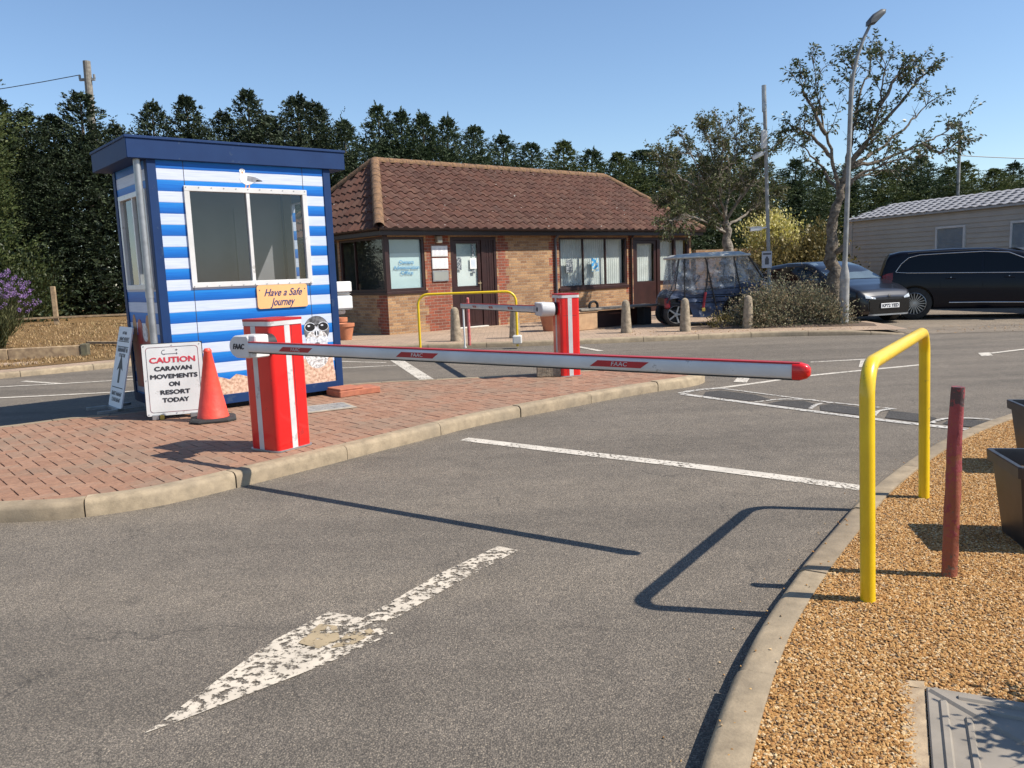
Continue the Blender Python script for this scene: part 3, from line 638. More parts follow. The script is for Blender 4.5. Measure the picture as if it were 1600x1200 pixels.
film('printed_seal', [
    (el(1.735, .64, .16, .2, 40, jit=.03), M_fur, 1), (el(1.75, .905, .165, .165, 36), M_furd, 2), (el(1.745, .79, .14, .115, 36, jit=.02), M_fur, 3),
    (el(1.68, .765, .075, .062, 24), M_gw, 4), (el(1.81, .765, .075, .062, 24), M_gw, 4), (el(1.745, .885, .04, .055, 18), M_gw, 4), (el(1.728, .865, .010, .028, 12), M_gl, 6), (el(1.762, .865, .010, .028, 12), M_gl, 6), (el(1.745, .735, .035, .022, 14), M_furd, 6),
    (el(1.665, .94, .072, .056, 20), M_gw, 5), (el(1.665, .94, .064, .048, 20), M_gl, 6), (el(1.835, .94, .072, .056, 20), M_gw, 5), (el(1.835, .94, .064, .048, 20), M_gl, 6), ([(1.72, .955), (1.78, .955), (1.78, .968), (1.72, .968)], M_gl, 7),
    (el(1.65, .955, .018, .01, 10), M_gw, 7), (el(1.82, .955, .018, .01, 10), M_gw, 7)], K, Z)
M_gullw = surf('printed_gull_white', (.8, .8, .78), (.6, .6, .6), 20, .4); M_gullg = surf('printed_gull_grey', (.3, .31, .33), (.18, .18, .2), 24, .4); M_gullo = surf('printed_gull_beak', (.75, .3, .05), None, 9, .4)
gx, gz = 1.0, 2.60
film('printed_gull', [
    ([(gx-.03, gz-.01), (gx+.03, gz-.045), (gx+.09, gz-.03), (gx+.14, gz+.005), (gx+.18, gz+.025), (gx+.12, gz+.05), (gx+.05, gz+.07), (gx+.01, gz+.09), (gx-.035, gz+.08), (gx-.045, gz+.03)], M_gullw, 1),
    (el(gx-.008, gz+.105, .032, .03, 16), M_gullw, 2), ([(gx+.04, gz+.005), (gx+.12, gz-.01), (gx+.21, gz+.015), (gx+.14, gz+.045), (gx+.05, gz+.06)], M_gullg, 3), ([(gx+.14, gz+.0), (gx+.22, gz+.008), (gx+.15, gz+.02)], M_gl, 4),
    ([(gx-.02, gz+.1), (gx-.008, gz+.078), (gx+.004, gz+.1)], M_gullo, 4), (el(gx-.018, gz+.113, .004, .004, 8), M_gl, 4), (el(gx+.006, gz+.113, .004, .004, 8), M_gl, 4),
    ([(gx+.02, gz-.04), (gx+.028, gz-.04), (gx+.024, gz-.085), (gx+.008, gz-.088)], M_gullo, 2), ([(gx+.06, gz-.036), (gx+.068, gz-.036), (gx+.064, gz-.083), (gx+.048, gz-.086)], M_gullo, 2)], K, Z)
# printed bucket on the shaded side
M_pr = surf('printed_red_bucket', (.36, .03, .03), (.2, .02, .03), 4, .4); M_po = surf('printed_orange', (.4, .17, .06), (.25, .1, .05), 14, .4)
film('printed_bucket', [([(-1.1, .35), (-.35, .35), (-.25, .95), (-1.15, .95)], M_pr, 1), (el(-1.0, 1.02, .07, .16, 16), M_po, 2), (el(-.8, 1.0, .09, .13, 16), M_pr, 3), (el(-.5, 1.03, .08, .15, 16), M_po, 2), (el(-.62, .98, .1, .1, 16), M_gw, 2)], K, Z @ rotz(R(-90)))
# sign plate
M_peach = surf('peach_sign', (.82, .45, .19), (.78, .41, .17), 3, .4)
def rrect(x0, x1, z0, z1, r, n=5):
    P = []
    for cx, cz, a in ((x1-r, z1-r, 0), (x0+r, z1-r, 90), (x0+r, z0+r, 180), (x1-r, z0+r, 270)):
        P += [(cx+r*math.cos(R(a+90*i/n)), cz+r*math.sin(R(a+90*i/n))) for i in range(n+1)]
    return P
def plate(name, x0, x1, z0, z1, r, y0, y1, m, parent, M):
    P = rrect(x0, x1, z0, z1, r); n = len(P); mb = MB(M)
    mb.add([(x, y0, z) for x, z in P]+[(x, y1, z) for x, z in P], [tuple(range(n)), tuple(range(2*n-1, n-1, -1))]+[((i+1) % n, i, n+i, n+(i+1) % n) for i in range(n)]); return mb.build(name, m, parent)
sp = plate('sign_plate', 1.045, 1.655, 1.19, 1.455, .03, -.02, 0, M_peach, K, Z)
M_navyink = surf('navy_lettering', (.02, .03, .14), None, 3, .5)
fat('Have a Safe', .115, M_navyink, sp, Z @ wallM(1.35, -.021, 1.365), shear=.45, width=.46, dx=.0015)
fat('Journey', .125, M_navyink, sp, Z @ wallM(1.34, -.021, 1.258), shear=.45, width=.3, dx=.0015)
for x in (1.075, 1.625): mb = MB(Z); mb.tube([(x, -.02, 1.40), (x, -.024, 1.40)], .006, 8); mb.build('screw', M_navyink, sp)
# white hatch boxes on the right-hand side
mb = MB(Z); X0 = W_+.015
mb.box((X0, .02, 1.33), (X0+.215, .30, 1.46), bev=.012); mb.box((X0, .03, 1.125), (X0+.22, .29, 1.285), bev=.012); mb.tube([(X0, .16, 1.10), (X0+.16, .16, 1.10)], .04, 12)
mb.box((X0, .05, 1.285), (X0+.19, .27, 1.33)); hb = mb.build('ticket_machine', M_whitep, K)
mb = MB(Z); mb.tube([(X0, .035, 1.31), (X0+.2, .035, 1.31)], .006, 6); mb.build('hinge', M_black, hb); mb = MB(Z); mb.tube([(X0, .02, 1.12), (X0+.2, .02, 1.12)], .006, 6); mb.build('hinge', M_black, hb)
# ================================================================ BARRIERS
def barrier(loc, rz, sd, L, label, zb, hub_z, arm_z, tipdrop=0, stickers=(.35, 1.5, 2.95), leg=False, wall_leg=None):
    """local x runs along the arm, sd=-1: arm on the -y side of the cabinet"""
    t = thing('barrier', (loc[0], loc[1], zb), rz, label, 'barrier', 'car park barriers')
    H = 1.08; w, d = (.35, .27) if sd > 0 else (.34, .36)
    x0, x1 = (-w, 0) if sd < 0 else (0, w); y0, y1 = (0, d) if sd < 0 else (-d, 0)
    def rr(i, r=.04, n=5):
        P = []
        for cx, cy, a in ((x1-r-i, y1-r-i, 0), (x0+r+i, y1-r-i, 90), (x0+r+i, y0+r+i, 180), (x1-r-i, y0+r+i, 270)):
            P += [(cx+r*math.cos(R(a+90*k/n)), cy+r*math.sin(R(a+90*k/n))) for k in range(n+1)]
        return P
    mb = MB(); mb.prism(rr(0), .01, H-.06); mb.prism(rr(-.001), H-.06, H-.058, 0); mb.build('cabinet', M_redm, t, smooth=50)
    mb = MB(); mb.prism(rr(-.0025), H-.048, H-.012); mb.build('reflective_band', M_refl, t, smooth=50)
    mb = MB(); mb.prism(rr(.0015), H-.06, H-.01); mb.prism(rr(-.004), H-.012, H+.006); mb.build('lid', M_redtop, t, smooth=50)
    mb = MB(); mb.prism(rr(-.012), 0, .012); mb.build('base_plate', M_galv, t)
    # vertical tapes: on both long faces and both ends
    mb = MB()
    ym = y0+d*.5; e = .0022
    for xx, s in ((x1, 1), (x0, -1)): mb.box((min(xx, xx+s*e), ym-.028, .012), (max(xx, xx+s*e), ym+.028, H-.05))
    xm = x0+w*.42 if sd < 0 else x0+w*.5
    for yy, s in ((y0, -1), (y1, 1)): mb.box((xm-.028, min(yy, yy+s*e), .012), (xm+.028, max(yy, yy+s*e), H-.05))
    mb.build('reflective_stripe', M_refl, t)
    mb = MB()
    for xx, s in ((x1, 1), (x0, -1)):
        q = ym+.045 if sd < 0 else ym+.05
        mb.box((min(xx, xx+s*.0012), q, .012), (max(xx, xx+s*.0012), q+.004, H-.05)); mb.box((min(xx, xx+s*.0012), y0+.045, .8), (max(xx, xx+s*.0012), y1-.045, .803))
    mb.build('door_gap', M_ink, t)
    # hub pocket
    yo = -.165*(1 if sd < 0 else -1)
    hz = hub_z-zb; az = arm_z-zb
    ya, yb = (0, .0) , 0
    f = 1 if sd < 0 else -1   # outward is -y*f
    def Y(v): return v*(-f)    # v metres outward from the cabinet face -> local y
    mb = MB(); mb.tube([(-.02 if sd < 0 else .17, Y(-.02), hz), (-.02 if sd < 0 else .17, Y(.1), hz)], .085, 20); mb.build('shaft', M_black, t, smooth=40)
    # hub: rounded housing whose far end is a half-round
    prof = [(-.27+.09*math.cos(a)+.0, .09*math.sin(a)) for a in [R(90+180*i/10) for i in range(11)]]
    hx_ = -.20 if sd > 0 else -.10
    prof = [(hx_, .088)]+[(hx_-.088*math.sin(R(180*i/12)), .088*math.cos(R(180*i/12))) for i in range(1, 12)]+[(hx_, -.088), (.03, -.088), (.045, -.07), (.045, .07), (.03, .088)]
    ox = 0 if sd < 0 else .26
    n = len(prof); a_, b_ = Y(.075), Y(.235)
    mb = MB(); vs = [(x+ox, a_, z+hz) for x, z in prof]+[(x+ox, b_, z+hz) for x, z in prof]
    ins = [(x+ox, b_+(-f)*.012, z+hz) for x, z in [(px*.96-.004, pz*.9) for px, pz in prof]]
    vs += ins
    F = [tuple(range(n)), tuple(range(3*n-1, 2*n-1, -1))]+[((i+1) % n, i, n+i, n+(i+1) % n) for i in range(n)]+[(n+(i+1) % n, n+i, 2*n+i, 2*n+(i+1) % n) for i in range(n)]
    if sd > 0: F = [q[::-1] for q in F]
    mb.add(vs, F); hub = mb.build('hub', M_white, t, smooth=35)
    if sd < 0: fat('FAAC', .058, M_ink, hub, wallM(-.078, Y(.2485), hz), shear=.25, width=.13, dx=.003)
    else: 
        mb = MB(); mb.tube([(ox-.05, Y(.24), hz), (ox-.05, Y(.252), hz)], .03, 12); mb.build('hub_cap', M_black, hub)
    # arm clamp and arm
    mb = MB(); mb.box((ox+.0, Y(.235) if f > 0 else Y(.10), hz-.085), (ox+.11, Y(.10) if f > 0 else Y(.235), hz+.09), bev=.008); mb.build('arm_clamp', M_white, t)
    xs = ox+(.075 if sd < 0 else .035); cy = Y(.25); n = 14
    rx, rz_ = .032, (.039 if sd < 0 else .045)
    sec = []
    for i in range(16):
        a = 2*math.pi*i/16; c_, s_ = math.cos(a), math.sin(a); sec.append((rx*abs(c_)**.55*(1 if c_ >= 0 else -1), rz_*abs(s_)**.55*(1 if s_ >= 0 else -1)))
    def zc(x): q = (x-xs)/L; return az+(hz-az)*(1-q)-tipdrop*q
    mb = MB(); st = [xs+L*i/12 for i in range(13)]; vs = [(x, cy+p, zc(x)+q) for x in st for p, q in sec]
    mb.add(vs, [(i*16+j, i*16+(j+1) % 16, (i+1)*16+(j+1) % 16, (i+1)*16+j) for i in range(12) for j in range(16)]+[tuple(range(15, -1, -1)), tuple(range(12*16, 13*16))])
    arm = mb.build('arm', M_white, t, smooth=50)
    mb = MB()
    for zz, m_, hh in ((rz_-.003, 0, .008), (-rz_-.004, 1, .006)):
        for i in range(12):
            a, b = st[i], st[i+1]
            vs = [(a, cy-.024, zc(a)+zz), (b, cy-.024, zc(b)+zz), (b, cy+.024, zc(b)+zz), (a, cy+.024, zc(a)+zz)]
            vs += [(x, y, z+hh) for x, y, z in vs]; mb.add(vs, [(0, 3, 2, 1), (4, 5, 6, 7), (0, 1, 5, 4), (1, 2, 6, 5), (2, 3, 7, 6), (3, 0, 4, 7)], m_)
    mb.build('edge_strip', [M_redtop, M_rubber], arm)
    mb = MB(); xe = xs+L; mb.add([(xe+dx, cy+p*s*1.12, zc(xe)+q*s*1.12) for dx, s in ((-.035, 1), (.0, 1), (.03, .8), (.045, .45)) for p, q in sec], [(i*16+j, i*16+(j+1) % 16, (i+1)*16+(j+1) % 16, (i+1)*16+j) for i in range(3) for j in range(16)]+[tuple(range(15, -1, -1)), tuple(range(48, 64))])
    mb.build('end_cap', M_redm if sd < 0 else M_white, arm, smooth=50)
    for sx in stickers:
        for yy, s in ((cy-.0332, -1), (cy+.0332, 1)):
            W2 = .36 if sd < 0 else .3; hh = .017; q = sx+xs
            vs = [(q+.0, yy, zc(q)-hh), (q+W2-.05, yy, zc(q+W2)-hh), (q+W2, yy, zc(q+W2)+hh), (q+.05, yy, zc(q)+hh)]
            vs += [(x, yy-s*.004, z) for x, y, z in vs]
            mb = MB(); mb.add(vs, [(0, 1, 2, 3), (7, 6, 5, 4), (0, 4, 5, 1), (1, 5, 6, 2), (2, 6, 7, 3), (3, 7, 4, 0)]); stc = mb.build('reflector', M_redtop, arm)
            if s < 0: text('FAAC', .034, M_refl, stc, wallM(q+W2/2, yy-.0005, zc(q+W2/2)), shear=.2, width=.1, depth=.001)
            else: text('FAAC', .034, M_refl, stc, wallM(q+W2/2, yy+.0005, zc(q+W2/2), math.pi), shear=.2, width=.1, depth=.001)
    if leg:
        xl = xs+L-.08; mb = MB(); mb.tube([(xl, cy, zc(xl)-.05), (xl-.02, cy, .03)], .018, 10); mb.tube([(xl-.02, cy, .03), (xl-.02, cy, 0)], .03, 10); mb.build('support_leg', M_white, t)
    return t
barrier((-1.92, 6.44), R(-33.6), -1, 4.10, 'red barrier cabinet in the foreground, its long white arm lowered across the near lane', .11, 1.0, .965)
barrier((.66, 10.5), R(105), 1, 4.75, 'smaller looking red barrier further back on the island, short white arm with a drop leg', .108, 1.0, .90, 0, (1.0, 2.2, 3.4), leg=True)
# concrete block beside the far barrier
mb = MB(); mb.box((0, 0, 0), (.34, .2, .17), bev=.012)
tag(mb.build('concrete_block', surf('rough_block', (.34, .28, .2), (.17, .14, .1), 20, .95, bs=1, bscale=50, bd=.012), loc=(.33, 10.55, .108), rz=R(-2)), 'small rough concrete block against the foot of the rear red barrier', 'block')

# ================================================================ CAUTION SIGN, SECOND BOARD, CONE
tA = math.atan2(8.49-8.33, -3.32+3.82)
S = thing('caution_sign', (-3.80, 8.27, .108), tA, 'white caution board with red heading about caravan movements, propped before the kiosk', 'sign')
SM = T(0, 0, .04) @ Matrix.Rotation(R(-6), 4, 'X') @ Matrix.Diagonal((1, 1, .935, 1))
def board(name, w, h, th, r, m, parent, M, y0=0): return plate(name, 0, w, 0, h, r, y0, y0+th, m, parent, M)
bd = board('board', .58, .80, .02, .02, M_whitep, S, SM)
mb = MB(SM); P = rrect(.035, .545, .035, .765, .035); Q = rrect(.04, .54, .04, .76, .032); n = len(P)
mb.add([(x, -.0015, z) for x, z in P]+[(x, -.0015, z) for x, z in Q], [(i, (i+1) % n, n+(i+1) % n, n+i) for i in range(n)]); mb.build('border_line', surf('border_ink', (.25, .06, .08), (.04, .04, .05), 4, .5, lo=.45, hi=.55), bd)
M_rtxt = surf('red_lettering', (.6, .05, .07), None, 3, .5)
for s_, zz, ww, sz, m_ in (('CAUTION', .615, .44, .085, M_rtxt), ('CARAVAN', .52, .36, .066, M_ink), ('MOVEMENTS', .433, .455, .066, M_ink), ('ON', .345, .1, .066, M_ink), ('RESORT', .255, .285, .066, M_ink), ('TODAY', .167, .255, .066, M_ink)):
    fat(s_, sz, m_, bd, SM @ wallM(.29, -.001, zz), width=ww, dx=.0042)
mb = MB(SM @ wallM(.27, -.001, .706)); M_logo = surf('faded_logo_ink', (.12, .12, .14), None, 3, .5)
mb.lathe([(.022, 0), (.027, 0), (.027, .002), (.022, .002), (.022, 0)], 18, a0=R(70), a1=R(290), M=T(-.055, 0, 0)); mb.box((-.06, -.022, 0), (.075, -.018, .002)); mb.box((.062, -.03, 0), (.068, -.008, .002)); mb.box((.062, .01, 0), (.068, .03, .002)); mb.box((.052, .018, 0), (.078, .022, .002))
mb.build('logo', M_logo, bd)
for x in (.02, .29, .56):
    for z in (.02, .40, .78):
        if x != .29 or z != .40: mb = MB(SM); mb.tube([(x, -.0, z), (x, -.004, z)], .006, 8); mb.build('bolt', M_galv, bd)
mb = MB(SM); mb.box((-.008, .02, -.008), (.588, .034, .808)); mb.build('back_frame', M_dark, S)
mb = MB(); mb.box((.05, -.03, 0), (.12, .16, .055), bev=.006); mb.box((.42, -.02, 0), (.5, .16, .05), bev=.006); mb.tube([(.07, .3, 0), (.09, .13, .7)], .012, 8); mb.tube([(.50, .3, 0), (.49, .13, .7)], .012, 8)
mb.build('foot', M_galv, S)
mb = MB(); mb.box((.125, -.035, .0), (.165, .01, .05), bev=.004); mb.build('yellow_clip', surf('faded_yellow', (.5, .36, .06), None, 9, .6), S)
# second board, seen almost edge-on
S2 = thing('direction_board', (-4.58, 9.18, .1), R(-49), 'narrow white board with a dark upward arrow, standing in shade left of the kiosk', 'sign')
S2M = Matrix.Rotation(R(-13), 4, 'X')
M_shw = surf('board_white', (.72, .73, .74), (.66, .67, .68), 4, .5)
b2 = board('board', .5, .93, .015, .02, M_shw, S2, T(-.25, 0, .03) @ S2M)
B2 = T(0, 0, .03) @ S2M
mb = MB(B2 @ wallM(0, -.001, .42)); mb.add([(-.035, -.14, 0), (.035, -.14, 0), (.035, .03, 0), (.11, .0, 0), (0, .19, 0), (-.11, .0, 0), (-.035, .03, 0)], [(0, 1, 2, 3, 4, 5, 6)]); mb.box((-.2, .335, 0), (.2, .345, .001)); mb.box((-.2, -.2, 0), (.2, -.19, .001)); mb.box((-.2, .275, 0), (.2, .283, .001)); mb.build('arrow', M_ink, b2)
rnd = random.Random(6); mb = MB(B2 @ wallM(0, -.001, 0))
for zz, ww, hh in ((.86, .16, .035), (.79, .34, .04), (.665, .36, .055), (.60, .2, .04), (.155, .36, .045), (.085, .3, .045)):   # worn, unreadable print
    x = -ww/2
    while x < ww/2:
        w_ = rnd.uniform(.02, .035); k = rnd.random()
        mb.box((x, zz-hh/2, 0), (x+.008, zz+hh/2, .001)); mb.box((x+.008, zz+(hh/2-.009 if k < .5 else -.004), 0), (x+w_-.006, zz+(hh/2 if k < .5 else .005), .001))
        if k > .3: mb.box((x+w_-.012, zz-hh/2, 0), (x+w_-.006, zz+hh*.2, .001))
        x += w_+.006
mb.build('print', M_ink, b2)
mb = MB(); mb.box((-.25, -.24, 0), (-.21, .24, .03)); mb.box((.21, -.24, 0), (.25, .24, .03)); mb.box((-.25, -.03, 0), (.25, .03, .03)); mb.tube([(0, .02, .02), (0, .2, .8)], .012, 8); mb.build('foot', M_galv, S2)
# cone
Cn = thing('traffic_cone', (-3.07, 8.15, .108), R(20), 'faded red traffic cone with dark rubber base beside the caution board', 'traffic cone')
M_cone = surf('faded_red_plastic', (.82, .085, .05), (.72, .06, .04), 5, .5, bs=.25, bscale=14, bd=.02)
mb = MB(); mb.lathe([(.158, .03), (.156, .045), (.150, .06), (.118, .23), (.116, .236), (.038, .70), (.042, .705), (.04, .72), (.026, .74), (.018, .735), (.018, .6)], 28); cb = mb.build('cone_body', M_cone, Cn, smooth=50)
P = [(x, y) for x, y in ngon(0, 0, 1, 1, 8, R(22.5), R(382.5))]
mb = MB(); k = .235
P0 = [(k*1.0*x/math.cos(R(22.5)), k*y/math.cos(R(22.5))) for x, y in P]
oct_ = [(-.22, -.14), (-.14, -.22), (.14, -.22), (.22, -.14), (.22, .14), (.14, .22), (-.14, .22), (-.22, .14)]
for z, s in ((0, 1), (.012, 1.0), (.028, .93), (.032, .6)): pass
n = 8; vs = [(x*s, y*s, z) for z, s in ((0, .98), (.01, 1), (.022, 1), (.036, .9), (.038, .62)) for x, y in oct_]
mb.add(vs, [(i*n+j, i*n+(j+1) % n, (i+1)*n+(j+1) % n, (i+1)*n+j) for i in range(4) for j in range(n)]+[tuple(range(n-1, -1, -1)), tuple(range(32, 40))]); mb.build('base', M_rubber, Cn)

# ================================================================ HOOPS, POSTS, BOLLARDS
def hoop(loc, rz, W, H, r, bend, label, lean=0, base=False):
    t = thing('hoop_barrier', loc, rz, label, 'hoop barrier', 'yellow hoop barriers')
    pts = [(0, 0, -.05), (0, 0, H-bend)]+[(bend-bend*math.cos(R(a)), 0, H-bend+bend*math.sin(R(a))) for a in range(15, 91, 15)]
    pts += [(W-bend+bend*math.sin(R(a)), 0, H-bend+bend*math.cos(R(a))) for a in range(0, 91, 15)]+[(W, 0, -.05)]
    mb = MB(Matrix.Rotation(lean, 4, 'X')); mb.tube(pts, r, 20); mb.build('hoop_rail', M_yellow, t, smooth=60)
    if base:
        mb = MB(); mb.box((W-.09, -.1, 0), (W+.09, .1, .17), bev=.02); mb.build('concrete_foot', surf('white_concrete', (.62, .6, .56), (.5, .48, .44), 8, .9), t)
    return t
a_ = math.atan2(4.62-3.20, 2.41-1.45); dist = math.hypot(4.62-3.20, 2.41-1.45)
hoop((1.45, 3.20, .09), a_, dist, .985, .030, .13, 'thick yellow steel hoop in the gravel at the right edge of the lane', lean=R(-1.5))
hoop((-1.79, 15.95, .095), math.atan2(-.1, 1.92), 1.93, 1.03, .024, .2, 'yellow hoop rail on the far pavement before the office door', base=True)
# rough red post
def roughpost(name, loc, H, r, m, label, cat, seed, lean=(0, 0), top=None, seg=14):
    rnd = random.Random(seed); mb = MB(); n = 26; vs = []
    ph = [rnd.uniform(0, 6.28) for _ in range(4)]
    for i in range(n+1):
        z = H*i/n
        for j in range(seg):
            a = 6.283*j/seg; rr = r*(1+.09*math.sin(2*a+ph[0]+z*3)+.06*math.sin(3*a+z*9+ph[1])+.05*math.sin(5*a+z*17+ph[2])+rnd.uniform(-.035, .035))*(1.08-.12*i/n)
            if .42*H < z < .6*H and abs(((a-.2+3.14) % 6.283)-3.14) < .5: rr *= 1.17
            vs.append((rr*math.cos(a)+lean[0]*z+.004*math.sin(z*7), rr*math.sin(a)+lean[1]*z, z))
    mb.add(vs, [(i*seg+j, i*seg+(j+1) % seg, (i+1)*seg+(j+1) % seg, (i+1)*seg+j) for i in range(n) for j in range(seg)]+[tuple(range(n*seg, (n+1)*seg))])
    return tag(mb.build(name, m, smooth=45, loc=loc), label, cat)
def redpostmat():
    m, nt, p = nmat('peeling_red_paint'); co = objco(nt)
    se = nt.nodes.new('ShaderNodeSeparateXYZ'); nt.links.new(co, se.inputs[0])
    n = noise(nt, co, 24, 6, .7); c = ramp(nt, noise(nt, co, 5, 4), [(.3, (.2, .03, .035)), (.6, (.28, .05, .055))])
    wear = math_(nt, 'ADD', n, math_(nt, 'MULTIPLY', se.outputs[2], .28))
    c = mix(nt, math_(nt, 'LESS_THAN', wear, .63), c, (.25, .07, .035)); c = mix(nt, math_(nt, 'LESS_THAN', wear, .45), c, (.13, .085, .06))
    c = mix(nt, math_(nt, 'MULTIPLY', math_(nt, 'GREATER_THAN', se.outputs[2], .775), math_(nt, 'LESS_THAN', n, .52)), c, (.08, .045, .045))
    nt.links.new(c, p.inputs['Base Color']); p.inputs['Roughness'].default_value = .6; bump(nt, p, n, .8, .01); return m
M_rp = redpostmat()
roughpost('wooden_post', (1.91, 3.43, .08), .86, .028, M_rp, 'rough round wooden post with peeling red paint in the gravel', 'post', 3, lean=(.012, 0))
mb = MB(); mb.tube([(0, 0, 0), (.0, 0, .92)], [.032, .03], 12); mb.lathe([(.03, .92), (.02, .94), (.0, .945)], 12); tag(mb.build('steel_post', surf('worn_red_pole', (.42, .05, .05), (.5, .2, .18), 18, .5), loc=(-.81, 15.9, .095), smooth=50), 'thin red steel pole on the far pavement in front of the brown door', 'post')
def bollard(loc, label, seed):
    rnd = random.Random(seed); mb = MB(Matrix.Rotation(rnd.uniform(-.015, .015), 4, 'Y')); H = .72
    prof = [(.125, -.05), (.122, .02)]+[(.122-.037*i/8, .02+(H-.12)*i/8) for i in range(1, 9)]+[(.085*math.cos(R(a)), H-.10+.095*math.sin(R(a))) for a in range(15, 91, 15)]
    mb.lathe(prof, 20); return tag(mb.build('bollard', M_bollard, loc=loc, smooth=60), label, 'bollard', 'concrete bollards along the pavement')
bollard((-1.15, 17.1, .095), 'concrete bollard below the notice boards, inside the far yellow hoop', 1)
bollard((.10, 17.35, .095), 'concrete bollard at the right leg of the far yellow hoop, partly behind the white arm', 2)
bollard((2.54, 17.6, .095), 'mossy topped concrete bollard in front of the bench end', 3)
bollard((3.79, 17.42, .095), 'concrete bollard standing before the front wheel of the covered buggy', 4)
bollard((5.2, 17.6, .095), 'concrete bollard between the covered buggy and the scrubby bush', 5)

# ================================================================ PLANTERS, COVER
def planter(loc, s, h, rz, label, plant=None):
    t = thing('planter', loc, rz, label, 'planter', 'black plastic planters')
    M_pl = surf('black_planter', (.03, .028, .03), (.016, .016, .018), 9, .42, spec=.5)
    sq = lambda q: [(-q+.012, -q), (q-.012, -q), (q, -q+.012), (q, q-.012), (q-.012, q), (-q+.012, q), (-q, q-.012), (-q, -q+.012)]
    mb = MB(); n = 8; lv = [(0, .70), (.01, .715), (h*.86, .93), (h*.865, 1.02), (h*.985, 1.04), (h, 1.03), (h, .93), (h*.97, .92), (h*.72, .86)]
    vs = [(x, y, z) for z, k in lv for x, y in sq(s*k)]
    mb.add(vs, [(i*n+j, i*n+(j+1) % n, (i+1)*n+(j+1) % n, (i+1)*n+j) for i in range(len(lv)-1) for j in range(n)]+[tuple(range(n-1, -1, -1))]); mb.build('pot', M_pl, t)
    mb = MB(); mb.add([(x, y, h*.8) for x, y in sq(s*.87)], [tuple(range(8))]); mb.build('soil', M_soil, t)
    return t
planter((2.60, 3.82, .09), .205, .42, R(-12), 'front black square plastic planter with dry compost on the gravel')
planter((3.55, 5.20, .09), .205, .42, R(-12), 'rear black square plastic planter at the right edge of the photo')
ccx = thing('inspection_cover', (1.32, 2.475, .085), math.atan2(-.11, .25)-.03, 'large ribbed metal inspection cover set in the gravel at the bottom right', 'cover')
M_cov = surf('cover_metal', (.27, .235, .19), (.2, .175, .14), 6, .6, 0, bs=.3, bscale=20)
mb = MB(); Sz = .62; ys = -1
mb.box((0, -Sz, 0), (Sz, 0, .022), bev=.004); mb.build('lid', M_cov, ccx)
def rib(a, b, w=.022, h=.008):
    a = Vector((*a, .022)); b = Vector((*b, .022)); t = (b-a).normalized(); nn = Vector((-t.y, t.x, 0)); mb = MB(); vs = []
    for p in (a, b): vs += [tuple(p+nn*w), tuple(p+nn*w*.55+Vector((0, 0, h))), tuple(p-nn*w*.55+Vector((0, 0, h))), tuple(p-nn*w)]
    mb.add(vs, [(0, 4, 5, 1), (1, 5, 6, 2), (2, 6, 7, 3), (0, 1, 2, 3), (7, 6, 5, 4)]); mb.build('rib', M_cov, ccx)
rib((.02, -.02), (.25, -.25)); rib((.60, -.02), (.37, -.25)); rib((.02, -.60), (.25, -.37)); rib((.60, -.60), (.37, -.37))
rib((.045, -.09), (.045, -.53), .014); rib((.575, -.09), (.575, -.53), .014); rib((.09, -.045), (.53, -.045), .014); rib((.09, -.575), (.53, -.575), .014)
rib((.11, -.17), (.11, -.45), .012); rib((.17, -.11), (.45, -.11), .012); rib((.51, -.17), (.51, -.45), .012)
mb = MB(T(.31, -.31, .022)); mb.box((-.045, -.03, 0), (.045, .03, .006), bev=.002); mb.build('lifting_recess', M_dark, ccx)
rnd = random.Random(8); mb = MB()
P = [(-.07+rnd.uniform(-.012, .012), -.75+.05*i) for i in range(17)]
for i in range(16):
    a, b = P[i], P[i+1]; mb.add([(a[0], a[1], .004), (b[0], b[1], .004), (-.004, b[1], .011+rnd.uniform(0, .002)), (-.004, a[1], .011), (a[0], a[1], -.02), (b[0], b[1], -.02)], [(0, 3, 2, 1), (0, 1, 5, 4)])
for i in range(14):
    x = -.05+.05*i; mb.add([(x, .002, .011), (x+.05, .002, .011), (x+.05, .035+rnd.uniform(-.008, .01), .004), (x, .035+.01*math.sin(i*2), .004)], [(0, 1, 2, 3)])
mb.build('concrete_surround', surf('pale_concrete', (.46, .35, .22), (.3, .22, .14), 16, .95, bs=.8, bscale=40), ccx)

# small ground items round the kiosk
t = thing('drain_cover', (-2.20, 8.30, .112), R(30), 'grey metal drain cover in the brick paving in front of the kiosk', 'drain cover')
mb = MB(); mb.box((0, 0, 0), (.60, .45, .008), bev=.002); mb.build('frame', M_conc, t); mb = MB(); mb.box((.04, .04, .008), (.56, .41, .012), bev=.002)
for i in range(5):
    for j in range(3): mb.box((.08+i*.1, .08+j*.11, .012), (.13+i*.1, .12+j*.11, .015), M=None)
mb.build('lid', surf('drain_metal', (.4, .39, .36), (.28, .27, .25), 12, .5, .4), t)
M_slab = surf('red_slab', (.42, .15, .08), (.32, .11, .065), 14, .85, bs=.4, bscale=50)
for (x, y, a, w, lab) in ((-2.02, 9.36, 40, .34, 'left of two red brick slabs stacked beside the kiosk corner'), (-1.78, 9.57, 34, .22, 'right hand red brick slab beside the kiosk corner')):
    mb = MB(); mb.box((0, 0, 0), (w, .34, .075), bev=.008); mb.box((.01, .012, .076), (w-.02, .33, .10), bev=.006) if w > .3 else None
    tag(mb.build('paving_slab', M_slab, loc=(x, y, .108), rz=R(a)), lab, 'slab', 'loose red slabs')

